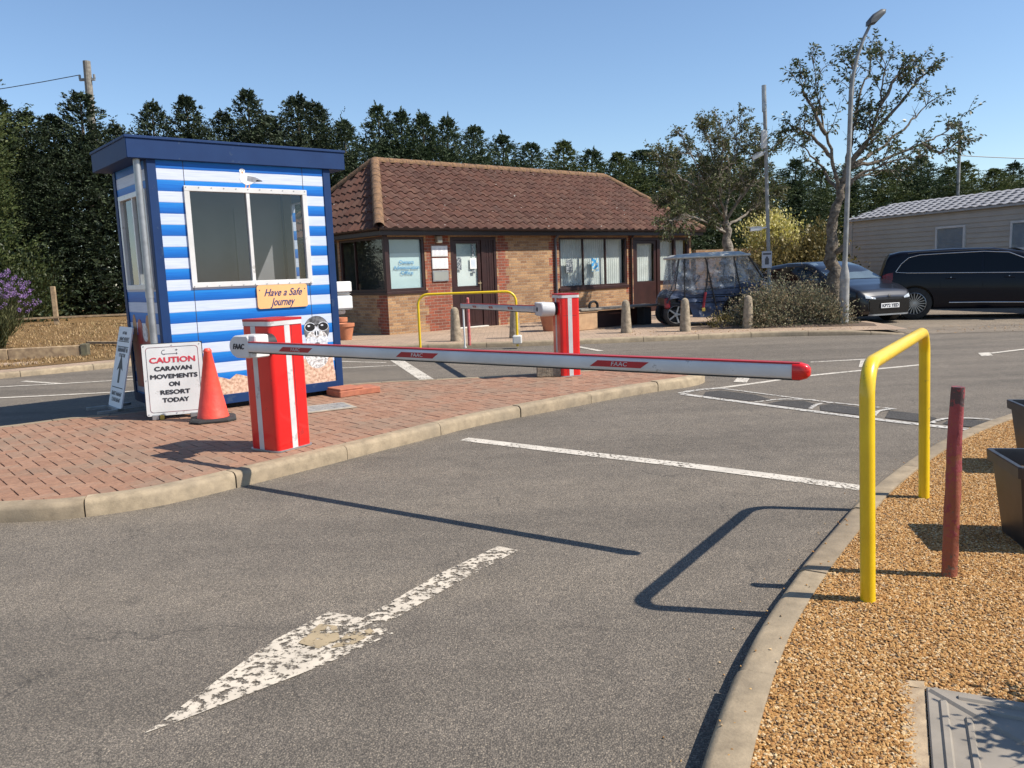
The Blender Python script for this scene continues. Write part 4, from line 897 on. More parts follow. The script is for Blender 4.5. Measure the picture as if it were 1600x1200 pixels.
# ================================================================ POTS AND BENCH
def pot(loc, r, h, label, rim=True, m=None):
    mb = MB(); mb.lathe([(.001, .0), (r*.66, 0), (r*.9, h*.6), (r*.95, h*.8), (r*1.06, h*.8), (r*1.08, h*.98), (r*.98, h), (r*.9, h*.97), (r*.86, h*.8), (.001, h*.8)], 24, 0)
    return tag(mb.build('flower_pot', [m or M_terra], loc=loc, smooth=50), label, 'flower pot', 'terracotta pots')
pot((-3.78, 18.55, .095), .2, .38, 'round terracotta pot against the office wall just right of the kiosk')
pot((.98, 19.0, .095), .29, .55, 'big terracotta pot against the wall, behind the rear barrier')
pot((-3.95, 18.9, .095), .15, .5, 'narrow orange pot tucked behind the round pot by the kiosk')
# bench with a block pier at its left end
t = thing('bench', (1.72, 18.75, .095), R(34), 'low timber bench on a pale block pier under the office window', 'bench')
M_pier = surf('pale_block', (.5, .32, .18), (.4, .25, .14), 8, .9, bs=.3)
mb = MB(); mb.box((-.2, 0, 0), (.42, .42, .40), bev=.01); mb.box((-.22, -.02, .40), (.44, .44, .44), bev=.012); mb.build('pier', M_pier, t)
mb = MB(); mb.box((1.95, .04, 0), (2.2, .4, .42), bev=.01); mb.build('pier', M_dark, t)
mb = MB(); mb.box((-.1, -.04, .441), (2.35, .19, .49), bev=.008); mb.box((-.1, .22, .441), (2.35, .44, .49), bev=.008); mb.build('seat', surf('grey_timber', (.24, .21, .17), (.13, .11, .09), 12, .9, bs=.4), t)
mb = MB(); mb.box((.5, .3, .0), (1.95, .36, .40)); mb.build('backing_board', M_brown, t)
mb = MB(Matrix.Rotation(R(90), 4, 'X')); R0 = .135; mb.lathe([(R0-.03+.028*math.cos(R(a)), .028*math.sin(R(a))*1.6) for a in range(0, 361, 30)], 28, a0=R(-25), a1=R(205))
tag(mb.build('ashtray_hoop', M_rubber, loc=(1.98, 19.0, .64), rz=R(20), smooth=50), 'black rubber half-ring standing on the left end of the bench', 'rubber ring')

# ================================================================ OFFICE BUILDING
BA = Vector((-2.92, 19.57, 0)); BL = 11.8; BW = 5.6
Bd = thing('office_building', (BA.x, BA.y, 0), R(40), 'single storey brick office with a hipped brown pantile roof', 'building')
I4 = Matrix.Identity(4)
def brickwall(name, L, z0, z1, ops, red, M, parent, th=.12):
    """ops: openings (x0,x1,z0,z1); red: zones (x0,x1) of red brick, toothed every third course"""
    mb = MB(M); zr = [z0]; z = z0
    while z < z1-1e-6: z = min(z+.225, z1); zr.append(z)
    zs = sorted({*zr, *[o[2] for o in ops if z0 < o[2] < z1], *[o[3] for o in ops if z0 < o[3] < z1]})
    for c, d in zip(zs, zs[1:]):
        k = int(((c+d)/2-z0)/.225) % 2; zones = [((a-(.056 if k else -.056)) if a > 0 else a, (b+(.056 if k else -.056)) if b < L else b) for a, b in red]
        cz = (c+d)/2
        xs = {0, L}
        for a, b in zones: xs |= {a, b}
        for o in ops:
            if o[2] < cz < o[3]: xs |= {o[0], o[1]}
        xs = sorted(x for x in xs if 0 <= x <= L)
        for a, b in zip(xs, xs[1:]):
            if b-a < 1e-5: continue
            cx = (a+b)/2
            if any(o[0] < cx < o[1] and o[2] < cz < o[3] for o in ops): continue
            mi = 1 if any(p < cx < q for p, q in zones) else 0
            mb.add([(a, 0, c), (b, 0, c), (b, 0, d), (a, 0, d)], [(0, 1, 2, 3)], mi)
    for o in ops:  # reveals
        a, b, c, d = o; c = max(c, z0)
        mb.add([(a, 0, c), (a, th, c), (a, th, d), (a, 0, d)], [(0, 1, 2, 3)], 1); mb.add([(b, 0, c), (b, th, c), (b, th, d), (b, 0, d)], [(3, 2, 1, 0)], 1)
        if c > z0: mb.add([(a, 0, c), (b, 0, c), (b, th, c), (a, th, c)], [(0, 1, 2, 3)], 0)
    mb.add([(0, th, z0), (L, th, z0), (L, th, z1), (0, th, z1)], [(3, 2, 1, 0)], 0) if not ops else None
    return mb.build(name, [M_buff, M_red], parent)
WA = (.06, 1.13, 1.13, 2.44); WD = (1.93, 3.43, .09, 2.44); WB = (5.74, 8.62, .93, 2.42); WC = (8.9, 11.7, .09, 2.42)
brickwall('front_wall', BL, .05, 2.5, [WA, WD, WB, WC], [(1.13, 1.93), (3.43, 3.80), (5.40, 5.70), (8.62, 8.9)], I4, Bd)
ML = rotz(R(-90))     # left wall: local x from -BW..0
LW = (.08, 2.25, 1.13, 2.46); LW2 = (2.35, 4.6, 1.13, 2.46)
brickwall('side_wall', BW, .05, 2.5, [(BW-LW[1], BW-LW[0], LW[2], LW[3]), (BW-LW2[1], BW-LW2[0], LW2[2], LW2[3])], [(BW-.45, BW)], ML @ T(-BW, 0, 0), Bd)
brickwall('side_wall', BW, .05, 2.5, [], [(0, .4)], T(BL, 0, 0) @ rotz(R(90)), Bd)
brickwall('back_wall', BL, .05, 2.5, [], [(0, .4)], T(BL, BW, 0) @ rotz(R(180)), Bd)
M_film = surf('frosted_film', (.62, .76, .76), (.56, .7, .7), 1.2, .35)
M_filmd = surf('frosted_film_dark', (.42, .54, .55), None, 1.2, .35)
M_bluet = surf('blue_lettering', (.08, .28, .5), None, 3, .5)
def blind(x0, x1, z0, z1, y, parent, M, m, pitch=.09, amp=.02, name='blind'):
    mb = MB(M); n = max(2, int((x1-x0)/pitch*2)); vs = []
    for i in range(n+1):
        x = x0+(x1-x0)*i/n; yy = y+amp*(i % 2); vs += [(x, yy, z0), (x, yy, z1)]
    mb.add(vs, [(2*i, 2*i+2, 2*i+3, 2*i+1) for i in range(n)]); return mb.build(name, m, parent)
M_blind = surf('vertical_blind', (.84, .85, .8), (.66, .68, .64), 2, .8)
M_gl2 = glassmat('office_glass', (.95, .97, .97), .95, .02, 1.5)
# window A
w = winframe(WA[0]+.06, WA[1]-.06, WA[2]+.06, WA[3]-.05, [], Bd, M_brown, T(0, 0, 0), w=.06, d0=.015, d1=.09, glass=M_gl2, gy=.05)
mb = MB(); mb.box((WA[0]+.07, .075, WA[2]+.07), (WA[1]-.07, .08, 2.05)); fm = mb.build('window_film', M_film, w)
mb = MB(); mb.box((WA[0]+.07, .085, 2.05), (WA[1]-.07, .09, WA[3]-.06)); mb.build('window_film', M_filmd, w)
for s_, zz, ww in (('Owners', 1.83, .42), ('Administration', 1.70, .74), ('Office', 1.57, .36)): fat(s_, .13, M_bluet, w, wallM(.62, .047, zz), width=ww, dx=.0018)
# left wall windows
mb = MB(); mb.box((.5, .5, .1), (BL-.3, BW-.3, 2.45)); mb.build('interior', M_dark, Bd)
for L_ in (LW, LW2):
    a, b = -L_[1], -L_[0]
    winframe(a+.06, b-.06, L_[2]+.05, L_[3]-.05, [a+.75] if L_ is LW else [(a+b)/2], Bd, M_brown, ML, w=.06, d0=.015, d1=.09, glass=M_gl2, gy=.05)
mb = MB(); mb.box((-.03, -.035, 1.06), (1.16, .05, 1.13), bev=.006); mb.box((-.035, -.03, 1.06), (.05, 4.65, 1.13), bev=.006); mb.build('sill', M_brown, Bd)
mb = MB(); mb.box((-.02, -.02, 1.13), (.075, .075, 2.5), bev=.006); mb.build('corner_post', M_brown, Bd)
# door 1
df = MB(); df.box((1.93, .0, .09), (2.03, .1, 2.44), bev=.004); df.box((3.35, .0, .09), (3.43, .1, 2.44), bev=.004); df.box((2.03, .002, 2.36), (3.35, .1, 2.44)); df.box((2.93, .004, .09), (3.02, .1, 2.36))
for i in range(4): df.box((3.03+i*.082, .02+.004*(i % 2), .09), (3.105+i*.082, .08, 2.36), bev=.003)
df.build('door_frame', M_brown, Bd)
dl = MB(); dl.box((2.04, .03, .12), (2.92, .075, 1.18), bev=.004)
dl.box((2.04, .031, 1.18), (2.135, .074, 2.35)); dl.box((2.815, .031, 1.18), (2.92, .074, 2.35)); dl.box((2.135, .031, 2.27), (2.815, .074, 2.35)); dl.box((2.2, .022, .2), (2.76, .03, 1.08), bev=.004)
for i in range(5): dl.box((2.25+i*.1, .0165, .24), (2.335+i*.1, .0225, 1.04))
door = dl.build('door', M_brown, Bd)
mb = MB(); mb.box((2.137, .045, 1.182), (2.813, .05, 2.268)); mb.build('pane', M_gl2, door)
mb = MB(); mb.box((2.137, .085, 1.182), (2.95, .09, 1.95)); mb.build('window_film', surf('pale_film', (.82, .86, .82), (.76, .8, .76), 2, .4), door)
mb = MB(); mb.box((2.137, .095, 1.95), (2.95, .1, 2.30)); mb.build('window_film', M_filmd, door)
mb = MB(); mb.box((2.57, .038, 1.62), (2.78, .044, 1.90)); np_ = mb.build('notice', M_paper, door)
mb = MB(); [mb.box((2.60, .0365, 1.66+.03*i), (2.75, .038, 1.668+.03*i)) for i in range(7)]; mb.build('print', M_bluet, np_)
mb = MB(); mb.box((2.66, .038, 1.92), (2.70, .044, 2.26)); mb.box((2.15, .038, 1.60), (2.29, .043, 1.92)); mb.box((2.62, .037, 1.5), (2.72, .042, 1.58)); mb.build('poster', surf('dark_poster', (.08, .1, .12), (.4, .42, .42), 26, .5, lo=.45, hi=.5), door)
mb = MB(); mb.box((2.855, .018, 1.05), (2.885, .03, 1.30), bev=.004); mb.tube([(2.87, .02, 1.24), (2.87, -.025, 1.24), (2.77, -.025, 1.24)], .01, 8); mb.build('handle', surf('brass', (.6, .48, .3), (.5, .4, .25), 6, .3, .8), door)
mb = MB(); mb.box((1.9, -.12, .09), (3.0, .02, .125), bev=.008); mb.build('doorstep', surf('white_step', (.6, .57, .5), None, 6, .8), Bd)
# notice boards and wall lamp
for i, (za, zb_) in enumerate(((1.95, 2.22), (1.64, 1.91), (1.33, 1.60))):
    x0, x1 = 1.33, 1.82
    mb = MB(); mb.box((x0, -.035, za), (x1, 0, zb_), bev=.006); nb = mb.build('notice_board', M_galv if i == 2 else M_whitep, Bd)
    mb = MB(); mb.box((x0+.03, -.038, za+.03), (x1-.03, -.034, zb_-.03)); mb.build('poster', surf('grey_board', (.3, .31, .28), (.25, .26, .24), 3, .4) if i == 2 else M_paper, nb)
    if i < 2:
        mb = MB()
        for j in range(9):
            for c_ in range(3): mb.box((x0+.05+c_*.14, -.0395, za+.045+j*.02), (x0+.14+c_*.14, -.038, za+.05+j*.02))
        mb.build('print', surf('faint_print', (.4, .4, .5), None, 3, .6), nb)
mb = MB(); mb.box((1.46, -.12, 2.30), (1.62, 0, 2.46), bev=.012); lampb = mb.build('wall_lamp', surf('lamp_body', (.3, .26, .2), None, 5, .5), Bd)
mb = MB(); mb.box((1.47, -.13, 2.285), (1.61, -.02, 2.35), bev=.012); mb.build('lens', surf('lamp_lens', (.8, .75, .55), None, 5, .3), lampb)
# window B with blinds and posters
wB = winframe(WB[0]+.06, WB[1]-.06, WB[2]+.1, WB[3]-.04, [WB[0]+1.0, WB[0]+1.95], Bd, M_brown, I4, w=.06, d0=.015, d1=.09, glass=M_gl2, gy=.05)
blind(WB[0]+.05, WB[1]-.05, WB[2]+.05, WB[3], .16, wB, I4, M_blind)
mb = MB(); mb.box((5.70, -.04, .90), (8.66, .04, .99), bev=.006); mb.build('sill', M_brown, Bd)
mb = MB(); mb.box((6.05, .042, 1.42), (6.32, .047, 1.80)); mb.build('poster', surf('dark_poster', (.08, .1, .12)), wB)
mb = MB(); mb.box((7.1, .042, 1.42), (7.40, .047, 1.82)); mb.build('poster', surf('blue_poster', (.05, .3, .6), (.55, .6, .5), 14, .4, lo=.45, hi=.52), wB)
# unit C: second door and lights
mb = MB(); mb.box((8.9, .0, .09), (9.0, .1, 2.42)); mb.box((10.05, .0, .09), (10.2, .1, 2.42)); mb.box((11.6, .0, .09), (11.7, .1, 2.42)); mb.box((9.0, .002, 2.33), (11.6, .1, 2.42)); mb.box((10.2, .003, .95), (11.6, .1, 1.05)); mb.box((10.9, .003, 1.05), (11.0, .1, 2.33))
mb.box((9.0, -.01, .09), (10.05, .12, .13)); mb.build('door_frame', M_brown, Bd)
mb = MB(); mb.box((9.01, .03, .13), (10.04, .075, 1.05), bev=.004); mb.box((9.01, .031, 1.05), (9.12, .074, 2.32)); mb.box((9.93, .031, 1.05), (10.04, .074, 2.32)); mb.box((9.12, .031, 2.23), (9.93, .074, 2.32)); d2 = mb.build('door', M_brown, Bd)
mb = MB(); mb.box((9.122, .045, 1.052), (9.928, .05, 2.228)); mb.build('pane', M_gl2, d2)
blind(9.05, 10.0, 1.06, 2.3, .16, d2, I4, M_blind)
sd = MB(); sd.box((10.2, .045, 1.052), (10.9, .05, 2.33)); sd.box((11.0, .045, 1.052), (11.6, .05, 2.33)); sw = sd.build('side_light', M_gl2, Bd); blind(10.2, 11.6, 1.05, 2.34, .16, sw, I4, M_blind)
brickwall('infill_wall', 1.4, .09, .95, [], [], T(10.2, .03, 0), Bd)
# downpipes, gutter, fascia
for x in (5.56, 8.76):
    mb = MB(); mb.tube([(x, -.24, 2.58), (x, -.2, 2.5), (x, -.05, 2.38), (x, -.05, .1)], .034, 12); mb.build('downpipe', surf('grey_downpipe', (.1, .11, .13), None, 5, .5) if x < 6 else M_brownd, Bd, smooth=50)
EV = .3; EZ = 2.62
mb = MB()
mb.box((-EV+.02, -EV+.02, 2.47), (BL+EV-.02, -EV+.045, 2.61)); mb.box((-EV+.02, -EV+.045, 2.471), (-EV+.045, BW+EV-.02, 2.609)); mb.box((BL+EV-.045, -EV+.045, 2.472), (BL+EV-.02, BW+EV-.02, 2.608)); mb.build('fascia', M_brownd, Bd)
mb = MB(); mb.box((-EV+.05, -EV+.05, 2.48), (BL+EV-.05, BW+EV-.05, 2.50)); mb.build('soffit', M_brownd, Bd)
mb = MB(); gp = [(.055*math.cos(R(a)), .055*math.sin(R(a))) for a in range(180, 361, 20)]; gi_ = [(x*.88, y*.88) for x, y in gp[::-1]]; G = gp+gi_; n = len(G)
def gutter(p0, p1, out):
    p0, p1, out = Vector(p0), Vector(p1), Vector(out); vs = [tuple(p+out*x+Vector((0, 0, y))) for p in (p0, p1) for x, y in G]
    mb.add(vs, [(i, (i+1) % n, n+(i+1) % n, n+i) for i in range(n)])
gutter((-EV-.05, -EV-.04, 2.63), (BL+EV, -EV-.04, 2.63), (0, 1, 0)); gutter((-EV-.04, -EV-.05, 2.628), (-EV-.04, BW+EV, 2.628), (1, 0, 0)); mb.build('gutter', M_brownd, Bd, smooth=50)
# pantile roof
def tilemat():
    m, nt, p = nmat('pantile'); co = objco(nt); g = nt.nodes.new('ShaderNodeNewGeometry')
    a = noise(nt, co, 1.6, 4); b = noise(nt, co, 34, 5, .75)
    c = ramp(nt, g.outputs['Random Per Island'], [(0, (.075, .03, .02)), (.35, (.105, .044, .029)), (.7, (.09, .043, .031)), (1, (.125, .062, .042))])
    c = mix(nt, .55, c, mix(nt, 1, c, ramp(nt, a, [(.3, (.65, .65, .65)), (.7, (1.35, 1.3, 1.2))]), 'MULTIPLY'))
    c = mix(nt, math_(nt, 'MULTIPLY', math_(nt, 'GREATER_THAN', b, .64), .65), c, (.33, .26, .17))
    c = mix(nt, math_(nt, 'MULTIPLY', math_(nt, 'GREATER_THAN', noise(nt, co, 9, 2), .74), .8), c, (.5, .46, .4))
    nt.links.new(c, p.inputs['Base Color']); p.inputs['Roughness'].default_value = .9; bump(nt, p, b, .5, .01); return m
M_tile = tilemat()
M_ridge = surf('lichened_ridge', (.24, .135, .065), (.11, .065, .042), 13, .95, bs=.8, bscale=40, bd=.015)
RZ = 4.62; r1, r2 = 1.55, 10.63; ry = BW/2
def slope(name, P0, P1, A0, A1):
    """tiles on the plane of eave P0-P1 and ridge A0-A1 (local coordinates)"""
    P0, P1, A0, A1 = map(Vector, (P0, P1, A0, A1)); U = (P1-P0).normalized(); L = (P1-P0).length
    V = (A0-P0)-U*(A0-P0).dot(U); VL = V.length; V.normalize(); Nn = U.cross(V); ua, ub = (A0-P0).dot(U), (A1-P0).dot(U)
    mb = MB(); cw = .30; pv = .31; ns = 6; nc = int(VL/pv)+1; nt_ = int(L/cw)+1; rnd = random.Random(7)
    def vmax(u): return VL*max(0, min(1, u/max(ua, 1e-3), (L-u)/max(L-ub, 1e-3)))
    for r in range(nc):
        for t in range(nt_):
            xo = .0; dz = rnd.uniform(-.004, .004); dv = rnd.uniform(-.006, .006); vs = []; ok = False
            for s in range(ns+1):
                u = min((t+s/ns)*cw+xo, L); h = .036*math.sin(2*math.pi*(s/ns)-.4) if True else 0
                v0 = r*pv-.05+dv; v1 = v0+pv+.05; vm = vmax(u)
                if v0 < vm-.01 or (r == 0): ok = ok or v0 < vm-.01
                a, b = min(v0, vm), min(v1, vm)
                for v, k in ((a, -.014), (a, .036), (b, .002)): vs.append(tuple(P0+U*u+V*v+Nn*(h+k+dz+.03)))
            if not ok: continue
            fs = []
            for s in range(ns):
                fs += [(s*3, s*3+3, s*3+4, s*3+1), (s*3+1, s*3+4, s*3+5, s*3+2)]
            mb.add(vs, fs)
    mb.add([tuple(P0), tuple(P1), tuple(A1), tuple(A0)] if (A1-A0).length > .01 else [tuple(P0), tuple(P1), tuple(A0)], [tuple(range(4 if (A1-A0).length > .01 else 3))])
    return mb.build(name, M_tile, Bd, smooth=35)
c00, c10, c11, c01 = (-EV, -EV, EZ), (BL+EV, -EV, EZ), (BL+EV, BW+EV, EZ), (-EV, BW+EV, EZ); a0_, a1_ = (r1, ry, RZ), (r2, ry, RZ)
slope('roof_slope', c00, c10, a0_, a1_); slope('roof_slope', c10, c11, a1_, a1_); slope('roof_slope', c11, c01, a1_, a0_); slope('roof_slope', c01, c00, a0_, a0_)
def ridge(a, b, seg=.45, r=.12, lift=.03, rr=0):
    a, b = Vector(a), Vector(b); d = (b-a); L = d.length; d.normalize(); sdv = d.cross(Vector((0, 0, 1))).normalized(); upv = sdv.cross(d).normalized(); n = int(L/seg)+1; rnd = random.Random(3); mb = MB()
    for i in range(n):
        p0 = a+d*(L*i/n-.02); p1 = a+d*(L*(i+1)/n); vs = []
        k = 10
        for p, q in ((p0, r*1.04), (p1, r*.97)):
            for j in range(k+1): an = R(-10+200*j/k); vs.append(tuple(p+sdv*math.cos(an)*q+upv*(math.sin(an)*q+lift-.02+rnd.uniform(-.003, .003))))
        mb.add(vs, [(j, j+1, k+2+j, k+1+j) for j in range(k)])
    return mb.build('ridge_tiles', M_ridge, Bd, smooth=60)
ridge(a0_, a1_); ridge((-EV-.02, -EV-.02, EZ+.02), a0_, r=.13); ridge((-EV, BW+EV, EZ+.02), a0_, r=.13); ridge((BL+EV, -EV, EZ+.02), a1_, r=.12); ridge((BL+EV, BW+EV, EZ+.02), a1_)
# low garden wall beyond the office
mb = MB(); mb.box((0, 0, 0), (3.2, .22, 1.9)); tag(mb.build('garden_wall', M_buff, loc=(6.15, 26.6, .09), rz=R(20)), 'low buff brick wall seen through the covered buggy, right of the office', 'wall')
# ================================================================ POLES
def straight(a, b, n=6): a, b = Vector(a), Vector(b); return [tuple(a.lerp(b, i/n)) for i in range(n+1)]
t = thing('street_lamp', (7.28, 17.57, .095), 0, 'tall grey street lamp with swept neck, in front of the bare trunk', 'street lamp')
mb = MB(); mb.lathe([(.105, -.05), (.1, .3), (.1, .95), (.105, .98), (.1, 1.02), (.085, 1.15), (.055, 1.28), (.052, 1.4)], 20); mb.build('base', surf('lamp_base_paint', (.36, .35, .33), (.22, .22, .21), 8, .6, bs=.2), t, smooth=40)
mb = MB(); pts = straight((0, 0, 1.3), (.06, 0, 4.9))+[(.10, 0, 5.25), (.18, 0, 5.6), (.30, 0, 5.95), (.42, 0, 6.2)]; mb.tube(pts, [.052]*3+[.048]*4+[.036, .034, .032, .03], 14); mb.build('pole', M_pole, t, smooth=60)
mb = MB(); P = [(-.12, .02), (-.05, .09), (.12, .11), (.30, .07), (.36, .0), (.30, -.05), (.02, -.06)]
HM = T(.46, 0, 6.25) @ Matrix.Rotation(R(-42), 4, 'Y') @ Matrix.Rotation(R(90), 4, 'X')
n = len(P); lv = [(-.11, .75), (-.08, .95), (0, 1.05), (.08, .95), (.11, .75)]
vs = [((x-.1)*s+.1, (y-.02)*s+.02, z) for z, s in lv for x, y in P]; mb.add(vs, [(i*n+j, i*n+(j+1) % n, (i+1)*n+(j+1) % n, (i+1)*n+j) for i in range(4) for j in range(n)]+[tuple(range(n-1, -1, -1)), tuple(range(4*n, 5*n))], M=HM)
mb.build('lamp_head', surf('lamp_head_grey', (.1, .105, .11), None, 4, .5), t, smooth=40)
t = thing('camera_pole', (6.01, 18.7, .095), 0, 'grey pole with white security cameras and a small notice, behind the scrubby bush', 'camera pole')
mb = MB(); mb.lathe([(.075, 0), (.075, .95), (.05, 1.02)], 16); mb.tube(straight((0, 0, 1.0), (-.14, 0, 5.22)), .042, 14); mb.build('pole', M_pole, t, smooth=50)
mb = MB(); mb.tube([(-.136, 0, 4.75), (-.15, 0, 5.32)], .05, 14); mb.build('top_sleeve', M_galv, t, smooth=50)
mb = MB(); mb.box((-.19, -.05, 3.95), (-.09, .06, 4.35), bev=.01); mb.build('junction_box', M_whitep, t)
for (x, z, a) in ((-.27, 3.80, 25), (-.30, 2.17, 3)):
    MM = T(x, -.03, z) @ Matrix.Rotation(R(-a), 4, 'Y'); mb = MB(MM); mb.box((-.16, -.05, -.045), (.10, .05, .045), bev=.012); mb.box((-.2, -.06, .046), (.1, .06, .056), bev=.003); mb.tube([(.1, 0, 0), (.24, .02, .02)], .02, 8)
    cm = mb.build('security_camera', M_whitep, t); mb = MB(MM); mb.tube([(-.158, 0, 0), (-.168, 0, 0)], .03, 12); mb.build('lens', M_black, cm)
mb = MB(); mb.box((-.19, -.06, 1.28), (.04, -.045, 1.66), bev=.004); sg = mb.build('notice', surf('grey_notice', (.42, .43, .47), None, 3, .5), t)
mb = MB(); mb.box((-.17, -.063, 1.58), (.02, -.06, 1.62)); mb.build('print', surf('dark_print', (.06, .06, .07), None, 3, .5), sg); mb = MB(); mb.box((-.12, -.063, 1.36), (-.03, -.06, 1.5)); mb.box((-.1, -.063, 1.5), (-.05, -.06, 1.54)); mb.build('print', surf('dark_print', (.06, .06, .07), None, 3, .5), sg)
t = thing('street_lamp', (27.5, 50, 0), 0, 'distant dark lamp post with short bracket above the far hedge', 'street lamp')
mb = MB(); mb.tube([(0, 0, 0), (0, 0, 9.4)], [.12, .09], 10); mb.build('pole', M_pole, t); mb = MB(); mb.box((-.85, -.1, 9.2), (.1, .1, 9.36), bev=.02); mb.build('lamp_head', M_black, t)
t = thing('telegraph_pole', (-17.7, 36, .3), 0, 'timber telegraph pole rising behind the conifers at the upper left', 'telegraph pole')
mb = MB(); mb.tube([(-.1, 0, 0), (.1, 0, 10.75)], [.17, .15], 12); mb.build('pole', surf('old_pole', (.26, .24, .2), (.16, .14, .12), 8, .9), t)
mb = MB(); mb.box((-.28, -.05, 9.95), (.38, .05, 10.05)); mb.tube([(-.26, 0, 10.05), (-.26, 0, 10.2)], .05, 8); mb.tube([(.36, 0, 10.05), (.36, 0, 10.2)], .05, 8); mb.build('crossarm', M_pole, t)
def wire(a, b, sag, r, label):
    a, b = Vector(a), Vector(b); pts = [a.lerp(b, i/16)-Vector((0, 0, sag*4*(i/16)*(1-i/16))) for i in range(17)]
    mb = MB(); mb.tube(pts, r, 5); tag(mb.build('overhead_wire', M_black), label, 'wire')
wire((-17.95, 36, 10.5), (-48, 44, 12.2), .9, .018, 'overhead wire running left from the telegraph pole')
wire((27.5, 50.2, 7.5), (60, 58, 8.2), .6, .025, 'overhead wire above the far hedge at the right edge')
# old fence posts in the shade under the hedge, left
t = thing('rail_fence', (-12.75, 22.8, .52), R(12), 'grey wooden post with a low rail in the deep shade below the left conifers', 'fence')
mb = MB(); mb.box((-.06, -.05, -.1), (.06, .05, 1.05), bev=.01); mb.build('post', M_wood, t); mb = MB(); mb.box((2.1, -.04, -.1), (2.2, .04, .75), bev=.008); mb.build('post', M_wood, t)
mb = MB(); mb.box((-1.8, -.08, .16), (2.2, -.052, .21)); mb.build('rail', M_wood, t)
# timber edging
t = thing('timber_edging', (-8.72, 16.62, .10), math.atan2(-.9, -3.7), 'pale timber sleepers edging the dry grass by the far kerb', 'sleeper')
for a, b in ((.12, 1.45), (1.46, 2.9), (2.91, 4.6)): mb = MB(); mb.box((a, -.09, 0), (b, .09, .235), bev=.01); mb.build('sleeper', M_wood, t)
mb = MB(); mb.box((-.02, -.11, 0), (.115, .11, .26), bev=.008); mb.build('end_post', surf('dark_stake', (.13, .12, .07), (.08, .07, .05), 12, .9), t)
mb = MB(T(-9.1, 18.1, .24) @ rotz(R(-25))); mb.box((-.55, -.05, 0), (.55, .05, .05)); tag(mb.build('loose_timber', M_wood), 'loose dark plank lying on the dry grass behind the sleepers', 'plank')

# ================================================================ CARAVAN
cvd = math.atan2(-6.7, 2.1)
Cv = thing('static_caravan', (12.35, 29.4, 0), cvd, 'long grey beige static caravan with tiled roof behind the parked cars', 'caravan')
def siding():
    m, nt, p = nmat('caravan_siding'); co = objco(nt); se = nt.nodes.new('ShaderNodeSeparateXYZ'); nt.links.new(co, se.inputs[0])
    fr = math_(nt, 'FRACT', math_(nt, 'DIVIDE', se.outputs[2], .15))
    c = ramp(nt, noise(nt, co, 2, 3), [(.3, (.40, .35, .29)), (.7, (.46, .41, .34))]); nt.links.new(c, p.inputs['Base Color']); p.inputs['Roughness'].default_value = .5
    return m
M_sid = siding(); CL, CW = 11.5, 3.7
# local x runs along the visible long side (towards camera), the side faces local -y
mb = MB(); Hs = 2.84; n = int((Hs-.5)/.15)
def clad(mb, L, M):
    z = .5
    while z < Hs-.01:
        z2 = min(z+.15, Hs); mb.add([(0, -.022, z), (L, -.022, z), (L, 0, z2), (0, 0, z2), (0, .001, z), (L, .001, z)], [(0, 1, 2, 3), (4, 5, 1, 0)], 0, M); z = z2
# side faces -x world (left); with x pointing to the camera, that is local -y
clad(mb, CL, I4); mb.build('side_wall', M_sid, Cv)
mb = MB(); clad(mb, CW, T(0, CW, 0) @ rotz(R(-90))); clad(mb, CL, T(CL, CW, 0) @ rotz(R(180))); clad(mb, CW, T(CL, 0, 0) @ rotz(R(90))); mb.build('end_wall', M_sid, Cv)
mb = MB(); mb.box((-.03, -.035, .5), (.14, .05, Hs)); mb.box((-.035, -.03, .5), (.03, .2, Hs)); mb.build('corner_trim', surf('cream_trim', (.5, .46, .4), None, 3, .5), Cv)
mb = MB(); mb.box((.05, .05, 0), (CL-.05, CW-.05, .5)); mb.build('skirt', M_black, Cv)
mb = MB(); mb.box((-.1, -.12, Hs-.02), (CL+.1, -.04, Hs+.05), bev=.01); mb.build('gutter', surf('grey_gutter', (.42, .41, .39), None, 4, .5), Cv)
M_ct = surf('caravan_tile', (.34, .33, .32), (.2, .19, .19), 11, .45)
mb = MB(); RH = .55
P0, V = Vector((-.12, -.1, Hs+.04)), Vector((0, CW/2+.1, RH)); VL = V.length; V.normalize(); U = Vector((1, 0, 0)); Nn = U.cross(V)
pv = VL/6
for r in range(6):
    for tt in range(int((CL+.24)/.33)):
        vs = []
        for s in range(6):
            u = (tt+s/5)*.33+(r % 2)*.165; h = .018*math.sin(6.283*s/5)
            for v, k in ((r*pv-.02, .0), (r*pv-.02, .035), (r*pv+pv, .006)): vs.append(tuple(P0+U*u+V*v+Nn*(h+k+.01)))
        mb.add(vs, [q for s in range(5) for q in ((s*3, s*3+3, s*3+4, s*3+1), (s*3+1, s*3+4, s*3+5, s*3+2))])
mb.add([(-.12, -.1, Hs+.03), (CL+.12, -.1, Hs+.03), (CL+.12, CW/2, Hs+RH), (-.12, CW/2, Hs+RH), (-.12, CW+.1, Hs+.03), (CL+.12, CW+.1, Hs+.03)], [(0, 1, 2, 3), (3, 2, 5, 4), (0, 3, 4), (1, 5, 2)])
mb.build('roof', M_ct, Cv, smooth=40)
for a, b in ((3.95, 4.95), (6.6, 7.7), (9.2, 10.2)):
    w = winframe(a, b, 1.65, 2.35, [], Cv, M_white, I4, w=.055, d0=-.065, d1=.02, glass=M_gl2, gy=-.045)
    mb = MB(); mb.box((a, -.034, 1.66), (b, -.026, 2.34)); mb.build('curtain', surf('grey_curtain', (.36, .38, .42), (.3, .32, .36), 3, .8), w)
    mb = MB(); mb.box((a-.07, -.07, 1.58), (b+.07, -.02, 1.62)); mb.build('sill', M_white, w)

